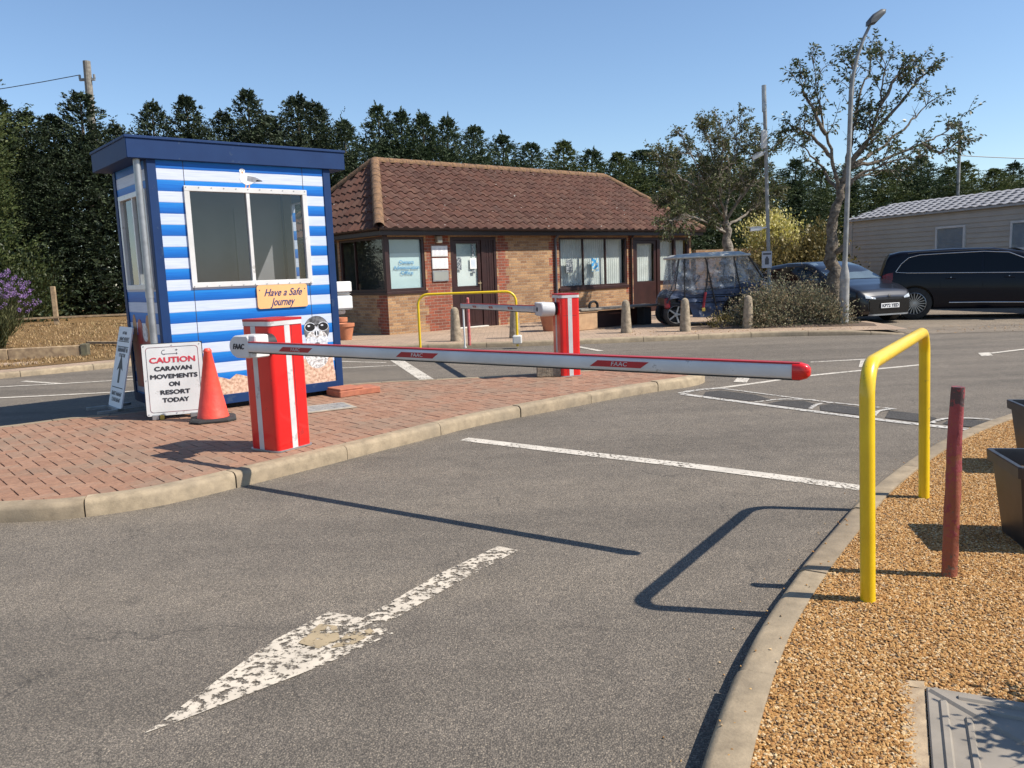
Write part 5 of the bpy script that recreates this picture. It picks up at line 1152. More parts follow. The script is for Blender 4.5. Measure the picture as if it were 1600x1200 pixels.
# ================================================================ VEHICLES
def lerp_t(tab, x):
    if x <= tab[0][0]: return tab[0][1]
    for (a, va), (b, vb) in zip(tab, tab[1:]):
        if x <= b: k = (x-a)/(b-a); return va+(vb-va)*k
    return tab[-1][1]
def scurve(tab, x):
    if x <= tab[0][0]: return tab[0][1]
    for (a, va), (b, vb) in zip(tab, tab[1:]):
        if x <= b: k = (x-a)/(b-a); k = k*k*(3-2*k)*.35+k*.65; return va+(vb-va)*k
    return tab[-1][1]
class Car:
    """x: 0 rear .. L front, y: half width either side, z up"""
    def __init__(s, L, W, top, bot, plan, belt, tumble): s.L, s.W, s.top, s.bot, s.plan, s.belt, s.tum = L, W, top, bot, plan, belt, tumble
    def hw(s, x, z):
        zb, zt, be = scurve(s.bot, x), scurve(s.top, x), scurve(s.belt, x); w = s.W*scurve(s.plan, x)
        k = min(max((z-zb)/max(min(be, zt)-zb, .01), 0), 1)
        w *= .93+.07*math.sin(math.pi*(.12+.72*k))/1.0
        if z > be: w -= (z-be)*s.tum
        d = zt-z; r = .085
        if d < r: w -= r*(1-math.sqrt(max(0, 1-(1-d/r)**2)))*1.0
        if z-zb < .06: w -= .03*(1-(z-zb)/.06)
        return max(w, .05)
    def body(s, name, m, parent, arches, mats=None):
        xs = sorted(set([round(s.L*i/70, 4) for i in range(71)]+[.015, .05, s.L-.015, s.L-.05])); mb = MB(); K = 22; vs = []
        for x in xs:
            zb, zt = scurve(s.bot, x), scurve(s.top, x); ring = []
            for i in range(K+1):
                k = i/K; k = k if k < .5 else 1-(1-k)**1.6*(.5/.5**1.6); z = zb+(zt-zb)*k*.999; ring.append((x, s.hw(x, z), z))
            zc = zt+.018; full = [(x, 0, zb)]+ring+[(x, ring[-1][1]*.6, zt+.012), (x, 0, zc)]+[(x, -ring[-1][1]*.6, zt+.012)]+[(x, -p[1], p[2]) for p in ring[::-1]]
            vs += full; nr = len(full)
        n = len(xs); fs = [(i*nr+j, i*nr+(j+1) % nr, (i+1)*nr+(j+1) % nr, (i+1)*nr+j) for i in range(n-1) for j in range(nr)]+[tuple(range(nr)), tuple(range(n*nr-1, (n-1)*nr-1, -1))]
        mb.add(vs, [f[::-1] for f in fs]); o = mb.build(name, m)
        cut = MB()
        for ax, ar in arches:
            for sy in (-1, 1): cut.tube([(ax, sy*(s.W+.3), ar[1]), (ax, sy*(s.W-.28), ar[1])], ar[0], 40)
            cut.box((ax-ar[0]*.99, -s.W-.3, -.2), (ax+ar[0]*.99, -s.W+.28, ar[1]-.02)); cut.box((ax-ar[0]*.99, s.W-.28, -.2), (ax+ar[0]*.99, s.W+.3, ar[1]-.02))
        # cut the arches one solid at a time
        import_objs = []
        for ax, ar in arches:
            for sy in (-1, 1):
                c_ = MB(); a0, a1 = sy*(s.W+.3), sy*(s.W-.26); pts = [(ax+ar[0]*math.cos(R(a)), ar[1]+ar[0]*math.sin(R(a))) for a in range(-10, 191, 8)]; pts = [(ax+ar[0]*1.0, -.3)]+pts+[(ax-ar[0]*1.0, -.3)]; nn = len(pts)
                y0, y1 = min(a0, a1), max(a0, a1)
                c_.add([(x, y0, z) for x, z in pts]+[(x, y1, z) for x, z in pts], [tuple(range(nn)), tuple(range(2*nn-1, nn-1, -1))]+[(i, nn+i, nn+(i+1) % nn, (i+1) % nn) for i in range(nn)]); co_ = c_.build('cutter', m); bmx = bmesh.new(); bmx.from_mesh(co_.data); bmesh.ops.recalc_face_normals(bmx, faces=bmx.faces); bmx.to_mesh(co_.data); bmx.free()
                md = o.modifiers.new('b', 'BOOLEAN'); md.operation = 'DIFFERENCE'; md.object = co_; md.solver = 'EXACT'; import_objs.append(co_)
        bmx = bmesh.new(); bmx.from_mesh(o.data); bmesh.ops.recalc_face_normals(bmx, faces=bmx.faces); bmx.to_mesh(o.data); bmx.free()
        dg = bpy.context.evaluated_depsgraph_get(); dg.update(); me = bpy.data.meshes.new_from_object(o.evaluated_get(dg)); o.modifiers.clear(); old = o.data; o.data = me; bpy.data.meshes.remove(old)
        for c_ in import_objs: bpy.data.objects.remove(c_)
        me.name = name; me.polygons.foreach_set('use_smooth', [True]*len(me.polygons)); me.set_sharp_from_angle(angle=R(38)); o.parent = parent; return o
    def patch(s, name, lo, hi, m, parent, side=-1, off=.006, n=24, rows=5, x0=None, x1=None):
        """a panel between curves lo and hi (x -> z) laid on the flank"""
        mb = MB(); vs = []
        for i in range(n+1):
            x = x0+(x1-x0)*i/n; a, b = lerp_t(lo, x), lerp_t(hi, x)
            for j in range(rows+1): z = a+(b-a)*j/rows; vs.append((x, side*(s.hw(x, z)+off), z))
        mb.add(vs, [(i*(rows+1)+j, (i+1)*(rows+1)+j, (i+1)*(rows+1)+j+1, i*(rows+1)+j+1) if side < 0 else (i*(rows+1)+j+1, (i+1)*(rows+1)+j+1, (i+1)*(rows+1)+j, i*(rows+1)+j) for i in range(n) for j in range(rows)])
        return mb.build(name, m, parent, smooth=60)
    def line(s, name, pts, r, m, parent, side=-1, off=.008, seg=8):
        P = [(x, side*(s.hw(x, z)+off), z) for x, z in pts]; mb = MB(); mb.tube(P, r, seg); return mb.build(name, m, parent, smooth=60)
    def cross(s, name, xs, fy, m, parent, off=.008, n=10):
        """a panel across the car following the top surface, xs = [(x, z)], fy = half-width fraction"""
        mb = MB(); vs = []
        for (x, z), f in zip(xs, fy):
            for j in range(-n, n+1): y = f*j/n; vs.append((x+off*.7, y, z+off+.012*(1-(j/n)**2)))
        k = 2*n+1; mb.add(vs, [(i*k+j, i*k+j+1, (i+1)*k+j+1, (i+1)*k+j) for i in range(len(xs)-1) for j in range(k-1)]); return mb.build(name, m, parent, smooth=60)
def wheel(parent, x, y, r, w, spokes, rim_m, side, style=0):
    M = T(x, y, r) @ Matrix.Rotation(R(90)*(-side), 4, 'X')   # local +z points outwards
    M = T(x, y, r) @ (Matrix.Rotation(R(90), 4, 'X') if side < 0 else Matrix.Rotation(R(-90), 4, 'X'))
    mb = MB(M); rr = r*(.68 if spokes > 12 else .73); mb.lathe([(rr, -w), (r*.93, -w), (r*.99, -w*.85), (r, -w*.5), (r, -w*.1), (r*.985, 0), (r*.93, .012), (rr*1.02, .014), (rr, .0), (rr, -.03)], 40); ty = mb.build('wheel', M_rubber, parent, smooth=40)
    mb = MB(M); mb.lathe([(rr*1.005, .008), (rr*.96, .012), (rr*.93, -.02), (rr*.9, -.12), (.01, -.13)], 40); mb.build('rim', M_black, ty, smooth=40)
    mb = MB(M); mb.lathe([(rr*1.005, .010), (rr*.97, .016), (rr*.94, .006)], 40); mb.build('rim_edge', rim_m, ty, smooth=40)
    mb = MB(M)
    for i in range(spokes):
        a = 2*math.pi*i/spokes
        for da, wd in ((-.09, .011), (.09, .011)) if style else ((0, .0085 if spokes > 12 else .02),):
            c1, s1 = math.cos(a+da*.4), math.sin(a+da*.4); c2, s2 = math.cos(a+da), math.sin(a+da); pr_ = rr*.95
            p0 = Vector((c1*.05, s1*.05, -.004)); p1 = Vector((c2*pr_, s2*pr_, .0)); q = Vector((-s2, c2, 0))*wd
            vs = [p0-q*.9, p0+q*.9, p1+q*.8, p1-q*.8]; vs = [tuple(v+Vector((0, 0, .006))) for v in vs]+[tuple(v-Vector((0, 0, .03))) for v in vs]
            mb.add(vs, [(0, 3, 2, 1), (4, 5, 6, 7), (0, 1, 5, 4), (1, 2, 6, 5), (2, 3, 7, 6), (3, 0, 4, 7)])
    mb.lathe([(.001, .012), (.045, .01), (.055, -.01), (.055, -.1)], 20); mb.build('spokes', rim_m, ty)
    return ty
M_cnavy = surf('navy_car_paint', (.003, .0045, .011), (.0025, .0035, .009), 2, .3, coat=.15, spec=.2)
M_cblk = surf('dark_car_paint', (.010, .012, .019), (.008, .009, .014), 2, .32, .1, coat=.5)
M_cglass = surf('tinted_car_glass', (.002, .0025, .004), None, 2, .06, spec=.3)
M_chrome = surf('chrome', (.6, .6, .6), (.5, .5, .5), 3, .18, 1)
M_rim = surf('alloy', (.5, .5, .49), (.38, .38, .38), 5, .35, .9)
M_tail = surf('tail_light', (.25, .01, .012), (.12, .006, .008), 6, .2)
M_under = surf('underbody', (.008, .008, .009), None, 3, .9)
# --- dark SUV, rear at the left, nose out of frame
Sv = thing('parked_suv', (9.42, 20.62, .004), R(-23), 'dark navy estate SUV with chrome window trim parked at the right edge', 'car')
L_ = 4.95
suv = Car(L_, .96, [(0, 1.0), (.04, 1.15), (.13, 1.46), (.2, 1.575), (.45, 1.63), (1.6, 1.66), (2.4, 1.645), (3.0, 1.55), (3.75, 1.15), (4.2, 1.10), (4.7, .98), (4.95, .80)], [(0, .42), (.3, .30), (.8, .26), (4.2, .26), (4.95, .32)],
          [(0, .9), (.1, .96), (.5, .995), (2, 1), (3.8, 1), (4.5, .95), (4.8, .86), (4.95, .72)], [(0, 1.12), (.5, 1.14), (3.6, 1.05), (4.95, .9)], .22)
suv.body('body', M_cnavy, Sv, [(.76, (.42, .40)), (3.80, (.42, .40))])
mb = MB(); mb.box((.3, -.8, .24), (4.6, .8, .32)); mb.build('underbody', M_under, Sv)
glo = [(.34, 1.15), (.6, 1.12), (3.55, 1.045)]; ghi = [(.34, 1.16), (.46, 1.34), (.62, 1.48), (.85, 1.535), (2.2, 1.565), (2.7, 1.525), (3.1, 1.34), (3.55, 1.06)]
for sdx in (-1, 1):
    suv.patch('side_window', glo, ghi, M_cglass, Sv, sdx, x0=.34, x1=2.15, n=24); suv.patch('side_window', glo, ghi, M_cglass, Sv, sdx, x0=2.21, x1=3.52, n=18)
    loop = [(.34, 1.155), (.46, 1.345), (.62, 1.485), (.85, 1.54), (1.5, 1.558), (2.2, 1.57), (2.7, 1.53), (3.1, 1.345), (3.55, 1.055), (3.55, 1.045), (3.0, 1.06), (1.8, 1.09), (.6, 1.12), (.37, 1.14), (.34, 1.155)]
    suv.line('window_trim', loop, .011, M_chrome, Sv, sdx); suv.line('sill_trim', [(1.5, .40), (2.2, .395), (3.3, .375)], .016, M_chrome, Sv, sdx, .01)
    suv.line('roof_rail', [(.6, 1.575), (.8, 1.60), (2.3, 1.61), (2.5, 1.585)], .013, M_black, Sv, sdx, .0)
    for x in (1.42, 2.62): suv.line('door_handle', [(x, .97), (x+.05, .975), (x+.2, .965)], .014, M_chrome if False else M_cnavy, Sv, sdx, .02)
    for x in (1.3, 2.18): suv.line('door_gap', [(x, .38), (x+.0, .8), (x, 1.12)], .004, M_under, Sv, sdx, .001)
    suv.patch('tail_light', [(.0, .80), (.16, .78), (.30, 1.0)], [(.0, 1.05), (.16, 1.12), (.30, 1.14)], M_tail, Sv, sdx, x0=.02, x1=.28, n=6)
for x in (1.52, 2.71):
    mb = MB(); mb.lathe([(.001, .012), (.012, .008), (.016, 0)], 10, M=T(x, -suv.hw(x, .98)-.018, .99) @ Matrix.Rotation(R(90), 4, 'X')); mb.build('handle_badge', M_chrome, Sv)
mb = MB(); mb.box((3.12, -1.14, 1.02), (3.34, -.95, 1.19), bev=.03); mb.tube([(3.22, -.93, 1.03), (3.24, -1.0, 1.05)], .03, 8); mb.build('wing_mirror', M_cnavy, Sv, smooth=40)
suv.cross('windscreen', [(2.88, 1.615), (3.1, 1.52), (3.4, 1.365), (3.72, 1.175)], [.62, .66, .74, .8], M_cglass, Sv)
for x in (.76, 3.80):
    for sdx in (-1, 1): wheel(Sv, x, sdx*.93, .385, .25, 20, M_rim, sdx)
# --- dark hatchback with the number plate, nose towards the camera right
Hc = thing('parked_hatchback', (7.48, 22.42, .004), R(-72), 'dark grey hatchback facing right behind the bare tree, white number plate', 'car')
L_ = 4.05
hb = Car(L_, .89, [(0, .85), (.05, 1.0), (.3, 1.28), (.6, 1.40), (1.2, 1.455), (1.9, 1.45), (2.3, 1.36), (3.05, 1.0), (3.5, .90), (3.85, .78), (4.05, .60)], [(0, .38), (.3, .24), (.8, .2), (3.6, .2), (4.05, .24)],
         [(0, .84), (.15, .93), (.6, .99), (2, 1), (3.1, .99), (3.6, .93), (3.88, .84), (4.05, .66)], [(0, 1.0), (.5, 1.0), (2.9, .92), (4.05, .75)], .36)
hb.body('body', M_cblk, Hc, [(.72, (.36, .34)), (3.22, (.36, .34))])
mb = MB(); mb.box((.3, -.7, .17), (3.7, .7, .26)); mb.build('underbody', M_under, Hc)
for sdx in (-1, 1):
    hb.patch('side_window', [(.5, 1.02), (2.85, .96)], [(.5, 1.1), (.8, 1.3), (1.3, 1.36), (1.9, 1.34), (2.3, 1.24), (2.85, .97)], M_cglass, Hc, sdx, x0=.52, x1=2.82)
    hb.line('door_gap', [(1.7, .3), (1.7, 1.0)], .004, M_under, Hc, sdx, .001)
hb.cross('windscreen', [(2.0, 1.425), (2.3, 1.345), (2.65, 1.185), (3.0, 1.02)], [.6, .65, .71, .76], surf('windscreen_glass', (.12, .16, .18), (.09, .12, .14), 2, .06, spec=.6), Hc)
for x in (.72, 3.22):
    for sdx in (-1, 1): wheel(Hc, x, sdx*.86, .33, .2, 10, M_rim, sdx)
# nose: black lower mask, headlamps, splitter, plate
def nose(z, y): # x of the nose surface at height z and offset y
    lo_, hi_ = 3.0, L_
    for _ in range(30):
        mid = (lo_+hi_)/2
        if hb.hw(mid, z) > abs(y) and lerp_t(hb.top, mid) > z: lo_ = mid
        else: hi_ = mid
    return lo_
def nosepatch(name, y0, y1, z0, z1, m, off=.012, n=16, rows=5, z0b=None, z1b=None):
    mb = MB(); vs = []
    for i in range(n+1):
        k = i/n; y = y0+(y1-y0)*k; a = z0+((z0b if z0b is not None else z0)-z0)*k; b = z1+((z1b if z1b is not None else z1)-z1)*k
        for j in range(rows+1): z = a+(b-a)*j/rows; vs.append((nose(z, y)+off, y*(1+off*.5), z))
    mb.add(vs, [(i*(rows+1)+j, (i+1)*(rows+1)+j, (i+1)*(rows+1)+j+1, i*(rows+1)+j+1) for i in range(n) for j in range(rows)]); return mb.build(name, m, Hc, smooth=60)
nosepatch('front_mask', -.56, .56, .25, .56, surf('gloss_black', (.006, .006, .007), None, 2, .15), n=20)
M_hl = surf('headlamp_glass', (.5, .55, .6), (.3, .33, .36), 8, .1)
nosepatch('headlight', -.62, -.40, .60, .68, M_hl, .02, 6, 3, .575, .61); nosepatch('headlight', .40, .62, .575, .61, M_hl, .02, 6, 3, .60, .68)
nosepatch('splitter', -.56, .56, .20, .235, surf('silver_trim', (.35, .36, .37), None, 4, .3, .5), .03, 16, 2)
xp = nose(.42, .0)+.03; mb = MB(); mb.box((xp, -.26, .365), (xp+.012, .26, .475), bev=.003); npl = mb.build('number_plate', surf('plate_white', (.82, .82, .8), None, 3, .4), Hc)
text('KP72 YED', .1, M_ink, npl, T(xp+.0135, 0, .42) @ rotz(R(90)) @ Matrix.Rotation(R(90), 4, 'X'), bold=.003, width=.46)
mb = MB(); mb.lathe([(.001, .012), (.035, .008), (.04, 0)], 16, M=T(nose(.60, 0)+.0, 0, .645) @ Matrix.Rotation(R(70), 4, 'Y')); mb.build('badge', M_black, Hc)
for sdx in (-1, 1): mb = MB(); mb.box((2.62, sdx*.99-.09, .93), (2.78, sdx*.99+.07, 1.06), bev=.025); mb.build('wing_mirror', M_cblk, Hc, smooth=40)

# ================================================================ COVERED BUGGY
Bg = thing('covered_buggy', (3.55, 18.75, .095), R(2), 'golf buggy under a blue and clear weather cover beside the bollards', 'golf buggy')
M_blue = surf('blue_cover_fabric', (.075, .1, .16), (.045, .062, .11), 3, .5, bs=.7, bscale=5, bd=.05)
M_greyc = surf('grey_cover_fabric', (.16, .19, .25), (.11, .13, .18), 3, .5, bs=.7, bscale=6, bd=.05)
def plastic():
    m, nt, p = nmat('clear_plastic'); co = objco(nt); t_ = nt.nodes.new('ShaderNodeBsdfTransparent'); t_.inputs[0].default_value = (.72, .74, .76, 1)
    p.inputs['Base Color'].default_value = (.55, .6, .66, 1); p.inputs['Roughness'].default_value = .18; bump(nt, p, noise(nt, co, 7, 4, .6), 1, .05)
    ms = nt.nodes.new('ShaderNodeMixShader'); f = ramp(nt, noise(nt, co, 6, 4), [(.4, (.16, .16, .16)), (.7, (.55, .55, .55))]); nt.links.new(f, ms.inputs[0]); nt.links.new(t_.outputs[0], ms.inputs[1]); nt.links.new(p.outputs[0], ms.inputs[2]); nt.links.new(ms.outputs[0], nt.nodes['Material Output'].inputs[0]); return m
M_clear = plastic(); BWd = 1.15
def wr(x, z): return .012*math.sin(x*19+z*5)+.010*math.sin(z*23+x*7)
def sidepanel(name, poly, m, y, off=0):
    """fine triangulated panel with wrinkles"""
    xs = [p[0] for p in poly]; zs = [p[1] for p in poly]; nx, nz = 44, 34; x0, x1, z0, z1 = min(xs), max(xs), min(zs), max(zs); mb = MB(); idx = {}
    vs = []; fs = []
    def inside(x, z):
        c = False
        for i in range(len(poly)):
            (a, b), (c2, d) = poly[i-1], poly[i]
            if (b > z) != (d > z) and x < (c2-a)*(z-b)/(d-b)+a: c = not c
        return c
    for j in range(nz):   # row spans keep the outline straight
        za, zb_ = z0+(z1-z0)*j/nz, z0+(z1-z0)*(j+1)/nz
        def span(z):
            z = min(max(z, z0+1e-4), z1-1e-4); X = []
            for i in range(len(poly)):
                (a, b), (c2, d) = poly[i-1], poly[i]
                if (b > z) != (d > z): X.append((c2-a)*(z-b)/(d-b)+a)
            return sorted(X)
        A, B_ = span(za), span(zb_)
        for q in range(0, min(len(A), len(B_))-1, 2):
            n = 16; b0 = len(vs)
            for k in range(n+1):
                for zz, S_ in ((za, A), (zb_, B_)):
                    x = S_[q]+(S_[q+1]-S_[q])*k/n; vs.append((x, y+wr(x, zz)+off, zz))
            fs += [(b0+2*k, b0+2*k+2, b0+2*k+3, b0+2*k+1) for k in range(n)]
    mb.add(vs, fs); return mb.build(name, m, Bg, smooth=60)
def arc(cx, cz, r, a0, a1, n=10): return [(cx+r*math.cos(R(a0+(a1-a0)*i/n)), cz+r*math.sin(R(a0+(a1-a0)*i/n))) for i in range(n+1)]
lower = [(.10, .55)]+arc(.32, .30, .36, 130, 15)+[(.72, .2), (1.30, .18)]+arc(1.78, .28, .38, 195, 20)+[(2.36, .35), (2.46, .72), (2.46, .98), (2.0, .98), (1.45, .86), (.75, .72), (.28, .86), (.16, .72)]
upper = [(.28, .86), (.75, .72), (1.45, .86), (2.0, .98), (2.46, .98), (2.2, 1.38), (2.0, 1.56), (1.95, 1.6), (.38, 1.6)]
for y in (0, BWd): sidepanel('cover_skirt', lower, M_blue, y); sidepanel('clear_side', upper, M_clear, y)
# front and rear ends of the cover
mb = MB(); prof = [(.10, .5), (.16, .72), (.28, .86), (.38, 1.6)]; vs = [(x+.02*math.sin(i*3), y, z) for x, z in prof for i, y in enumerate([BWd*k/6 for k in range(7)])]; mb.add(vs, [(i*7+j, i*7+j+1, (i+1)*7+j+1, (i+1)*7+j) for i in range(3) for j in range(6)]); mb.build('clear_front', M_clear, Bg, smooth=60)
mb = MB(); prof = [(2.36, .35), (2.48, .72), (2.50, .98), (2.24, 1.38), (1.98, 1.62)]; vs = [(x+.025*math.sin(i*2.3+x), y, z+.02*math.sin(i*3)) for x, z in prof for i, y in enumerate([BWd*k/8 for k in range(9)])]; mb.add(vs, [(i*9+j, i*9+j+1, (i+1)*9+j+1, (i+1)*9+j) for i in range(4) for j in range(8)]); mb.build('clear_rear', M_clear, Bg, smooth=60)
mb = MB(); rf = [(.33, 1.585, .0), (.42, 1.655, 1), (.9, 1.69, 1), (1.5, 1.70, 1), (1.9, 1.69, 1), (2.08, 1.62, 0)]
vs = []
for x, z, k in rf:
    for j in range(11): y = -.03+(BWd+.06)*j/10; e = 1-abs(j/5-1)**6; vs.append((x, y, 1.59+(z-1.59)*e+.006*math.sin(x*13+j)))
mb.add(vs, [(i*11+j, (i+1)*11+j, (i+1)*11+j+1, i*11+j+1) for i in range(5) for j in range(10)]); b0 = len(mb.v)
mb.tube([(.33, -.03, 1.585), (2.05, -.03, 1.6)], .03, 8); mb.tube([(.33, BWd+.03, 1.585), (2.05, BWd+.03, 1.6)], .03, 8); mb.tube([(.33, -.03, 1.585), (.33, BWd+.03, 1.585)], .03, 8)
mb.build('roof', surf('grey_roof_cover', (.5, .5, .46), (.36, .37, .36), 7, .5, bs=.5, bscale=9, bd=.03), Bg, smooth=50)
mb = MB()
for a, b in (((.52, .3), (.52, 1.6)), ((1.02, 1.5), (1.28, .32)), ((1.66, 1.6), (1.86, .62)), ((2.0, 1.58), (2.32, 1.08)), ((2.32, 1.08), (2.48, 1.05)), ((2.28, .98), (2.32, .6))):
    mb.tube([(a[0], -.02, a[1]), ((a[0]*2+b[0])/3, -.03, (a[1]*2+b[1])/3), (b[0], -.03, b[1])], .016, 6)
mb.tube([(.9, -.02, 1.6), (1.0, -.03, 1.56), (1.05, -.03, 1.45), (1.05, -.03, 1.1), (1.0, -.03, .75)], .017, 6); mb.tube([(.12, -.02, .55), (.18, -.02, .72), (.3, -.02, .88), (.4, -.02, 1.58)], .012, 6)
mb.tube([(x, -.03, z) for x, z in arc(1.78, .28, .40, 20, 165, 12)], .02, 6)
mb.build('seam', M_black, Bg)
mb = MB(); mb.tube([(1.0, -.055, .78), (.94, -.055, .42)], .03, 8); mb.build('red_strap', surf('red_strap', (.3, .02, .03), None, 5, .6), Bg); mb = MB(); mb.box((.91, -.085, .34), (.98, -.04, .42), bev=.006); mb.build('yellow_tag', surf('faded_yellow', (.5, .36, .06)), Bg)
mb = MB(); mb.box((.2, .1, .28), (2.3, BWd-.1, .42), bev=.03); mb.box((.1, .12, .4), (.42, BWd-.12, .74), bev=.08); mb.box((1.45, .12, .4), (2.3, BWd-.12, .7), bev=.05); mb.build('chassis', M_black, Bg)
mb = MB(); mb.box((1.2, .14, .62), (1.66, BWd-.14, .74), bev=.03); mb.box((1.62, .14, .72), (1.74, BWd-.14, 1.12), bev=.03); mb.build('seat', surf('dark_seat', (.06, .05, .045), None, 5, .6), Bg)
mb = MB()
for y in (.1, BWd-.1): mb.tube([(.42, y, .7), (.66, y, 1.58)], .018, 8); mb.tube([(1.72, y, .7), (1.80, y, 1.58)], .018, 8)
mb.tube([(.5, .3, .7), (.84, .32, 1.02)], .02, 8); mb.lathe([(.16+.013*math.cos(R(a)), .013*math.sin(R(a))) for a in range(0, 361, 60)], 24, M=T(.86, .33, 1.04) @ Matrix.Rotation(R(-50), 4, 'Y')); mb.box((.74, .31, 1.02), (.96, .35, 1.05), M=None); mb.build('frame', M_black, Bg)
mb = MB(); mb.lathe([(.36, -.02), (.36, .02)], 14, M=T(.32, .02, .28) @ Matrix.Rotation(R(90), 4, 'X'), a0=R(200), a1=R(330)); mb.box((.06, .02, .42), (.2, .1, .68), bev=.03); mb.build('red_wing', surf('dark_red_wing', (.2, .01, .02), None, 5, .3), Bg)
for x, r in ((.34, .28), (1.78, .27)):
    for sdx, y in ((-1, .07), (1, BWd-.07)): wheel(Bg, x, y, r, .16, 5, M_galv, sdx)

# ================================================================ VEGETATION
def leafquads(P, D, L, W, rg, up=.0):
    """rhombic leaves: P base points, D directions"""
    n = len(P); D = D/np.linalg.norm(D, axis=1)[:, None]; A = rg.normal(size=(n, 3)); A[:, 2] *= .6
    S = np.cross(D, A); S /= np.linalg.norm(S, axis=1)[:, None]; L = np.asarray(L)[:, None] if np.ndim(L) else L; W = np.asarray(W)[:, None] if np.ndim(W) else W
    m = P+D*L*.5; v = np.stack([P, m+S*W*.5, P+D*L, m-S*W*.5], 1).reshape(-1, 3); return v
def leafmesh(name, v, m, extra=None, parent=None, mats=None):
    n = len(v)//4; me = bpy.data.meshes.new(name); me.vertices.add(n*4); me.vertices.foreach_set('co', v.astype(np.float32).ravel()); me.loops.add(n*4); me.loops.foreach_set('vertex_index', np.arange(n*4, dtype=np.int32))
    me.polygons.add(n); me.polygons.foreach_set('loop_start', np.arange(0, n*4, 4, dtype=np.int32)); me.update(calc_edges=True); me.materials.append(m)
    o = bpy.data.objects.new(name, me); C.objects.link(o)
    if parent: o.parent = parent
    return o
M_con = leafmat('conifer_leaf', [(.012, .022, .010), (.026, .044, .02), (.048, .075, .032), (.095, .125, .055)], .6, .15, .5)
M_con2 = leafmat('yellow_conifer_leaf', [(.022, .036, .012), (.048, .07, .02), (.085, .11, .032), (.14, .15, .055)], .6, .2, .5)
def conifer_mesh(seed, H, Rd, m, nb=330, fr=8, lf=9, base=.03):
    """branches carry fronds, each frond a short line of small overlapping leaves"""
    rg = np.random.default_rng(seed); P = []; D = []; Ls = []
    lob = [(rg.uniform(0, 6.28), rg.uniform(.15, .8), rg.uniform(.7, 1.35)) for _ in range(9)]
    for b in range(nb):
        t = min(base+(1-base)*(b/nb)**.85+rg.uniform(-.012, .012), .985); z0 = H*t*.97; az = b*2.39996+rg.uniform(-.5, .5)
        k_ = 1.0
        for la, lt, lw in lob:
            if abs(((az-la+3.14) % 6.283)-3.14) < .7 and abs(t-lt) < .1: k_ *= lw
        env = min(1, (1.0-t)*2.7)**.95; Lr = Rd*env*(rg.uniform(.6, 1.12) if t < .5 else rg.uniform(.3, 1.3))*k_+.05; el = R(4+16*t+rg.uniform(-10, 14)); c, sn = math.cos(az), math.sin(az)
        nf = fr if t < .85 else fr-2; s = rg.uniform(.3, 1, nf)**.75; r = Lr*s; zz = z0+r*math.tan(el)*.5+(s**3)*Lr*.28-(s*(1-s))*Lr*.3
        side = rg.normal(size=nf)*.22*(1.15-s)*Lr
        o = np.stack([c*r-sn*side, sn*r+c*side, zz+rg.normal(size=nf)*.05], 1)
        fd = np.stack([c+rg.normal(size=nf)*.5, sn+rg.normal(size=nf)*.5, (.3+.25*t if t < .93 else .9)+rg.normal(size=nf)*.3], 1); fd /= np.linalg.norm(fd, axis=1)[:, None]
        FL = rg.uniform(.26, .55, nf)*min(1, .3+(1-t)*2.6)
        for j in range(lf):
            u = (j+rg.uniform(0, 1, nf))/lf; p = o+fd*(FL*u)[:, None]+rg.normal(size=(nf, 3))*.018; p[:, 2] -= .10*u*u*FL*2
            P.append(p); D.append(fd*.9+rg.normal(size=(nf, 3))*.34); Ls.append(rg.uniform(.06, .14, nf)*(1.2-.65*u))
    for lead in range(2):
        k = 60; s = rg.uniform(0, 1, k)**1.35; a = rg.uniform(0, 6.28); off = 0 if lead == 0 else rg.uniform(.2, .6); h0 = H*(.86 if lead == 0 else rg.uniform(.74, .8)); h1 = H*(rg.uniform(.97, 1.0) if lead == 0 else rg.uniform(.84, .92)); bend = rg.uniform(-.22, .22)
        P.append(np.stack([math.cos(a)*off+.06*rg.normal(size=k)*(1.05-s)+bend*s**3, math.sin(a)*off+.06*rg.normal(size=k)*(1.05-s), h0+(h1-h0)*s], 1)); D.append(np.stack([rg.normal(size=k)*.5*(1.2-s), rg.normal(size=k)*.5*(1.2-s), np.full(k, .8)], 1)); Ls.append(rg.uniform(.08, .16, k))
    # dim inner growth that closes the crown
    k = 2600; t = rg.uniform(.02, .8, k); a = rg.uniform(0, 6.28, k); r = Rd*np.minimum(1, (1.0-t)*1.6)*rg.uniform(0, .62, k)
    P.append(np.stack([np.cos(a)*r, np.sin(a)*r, H*t], 1)); D.append(rg.normal(size=(k, 3))); Ls.append(rg.uniform(.2, .34, k))
    P = np.concatenate(P); D = np.concatenate(D); Ls = np.concatenate(Ls); return leafquads(P, D, Ls, Ls*rg.uniform(.34, .55, len(Ls)), rg)
M_con_shade = leafmat('shaded_conifer_leaf', [(.005, .009, .004), (.013, .022, .010), (.032, .05, .024), (.085, .11, .052)], .6, .1, .5)  # conifer leaf with the left hedge's shade put into its colour
CONV = []
for i, (s, m) in enumerate(((11, M_con), (12, M_con), (13, M_con), (14, M_con2), (15, M_con2), (16, M_con), (17, M_con_shade), (18, M_con_shade), (19, M_con_shade))):
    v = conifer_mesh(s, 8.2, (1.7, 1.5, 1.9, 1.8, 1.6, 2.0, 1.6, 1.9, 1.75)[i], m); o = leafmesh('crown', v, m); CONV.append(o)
tk = MB(); tk.tube([(0, 0, -.5), (.03, 0, 2.5), (0, .02, 5), (0, 0, 7.7)], [.17, .13, .08, .02], 8); TRK = tk.build('trunk', M_bark)
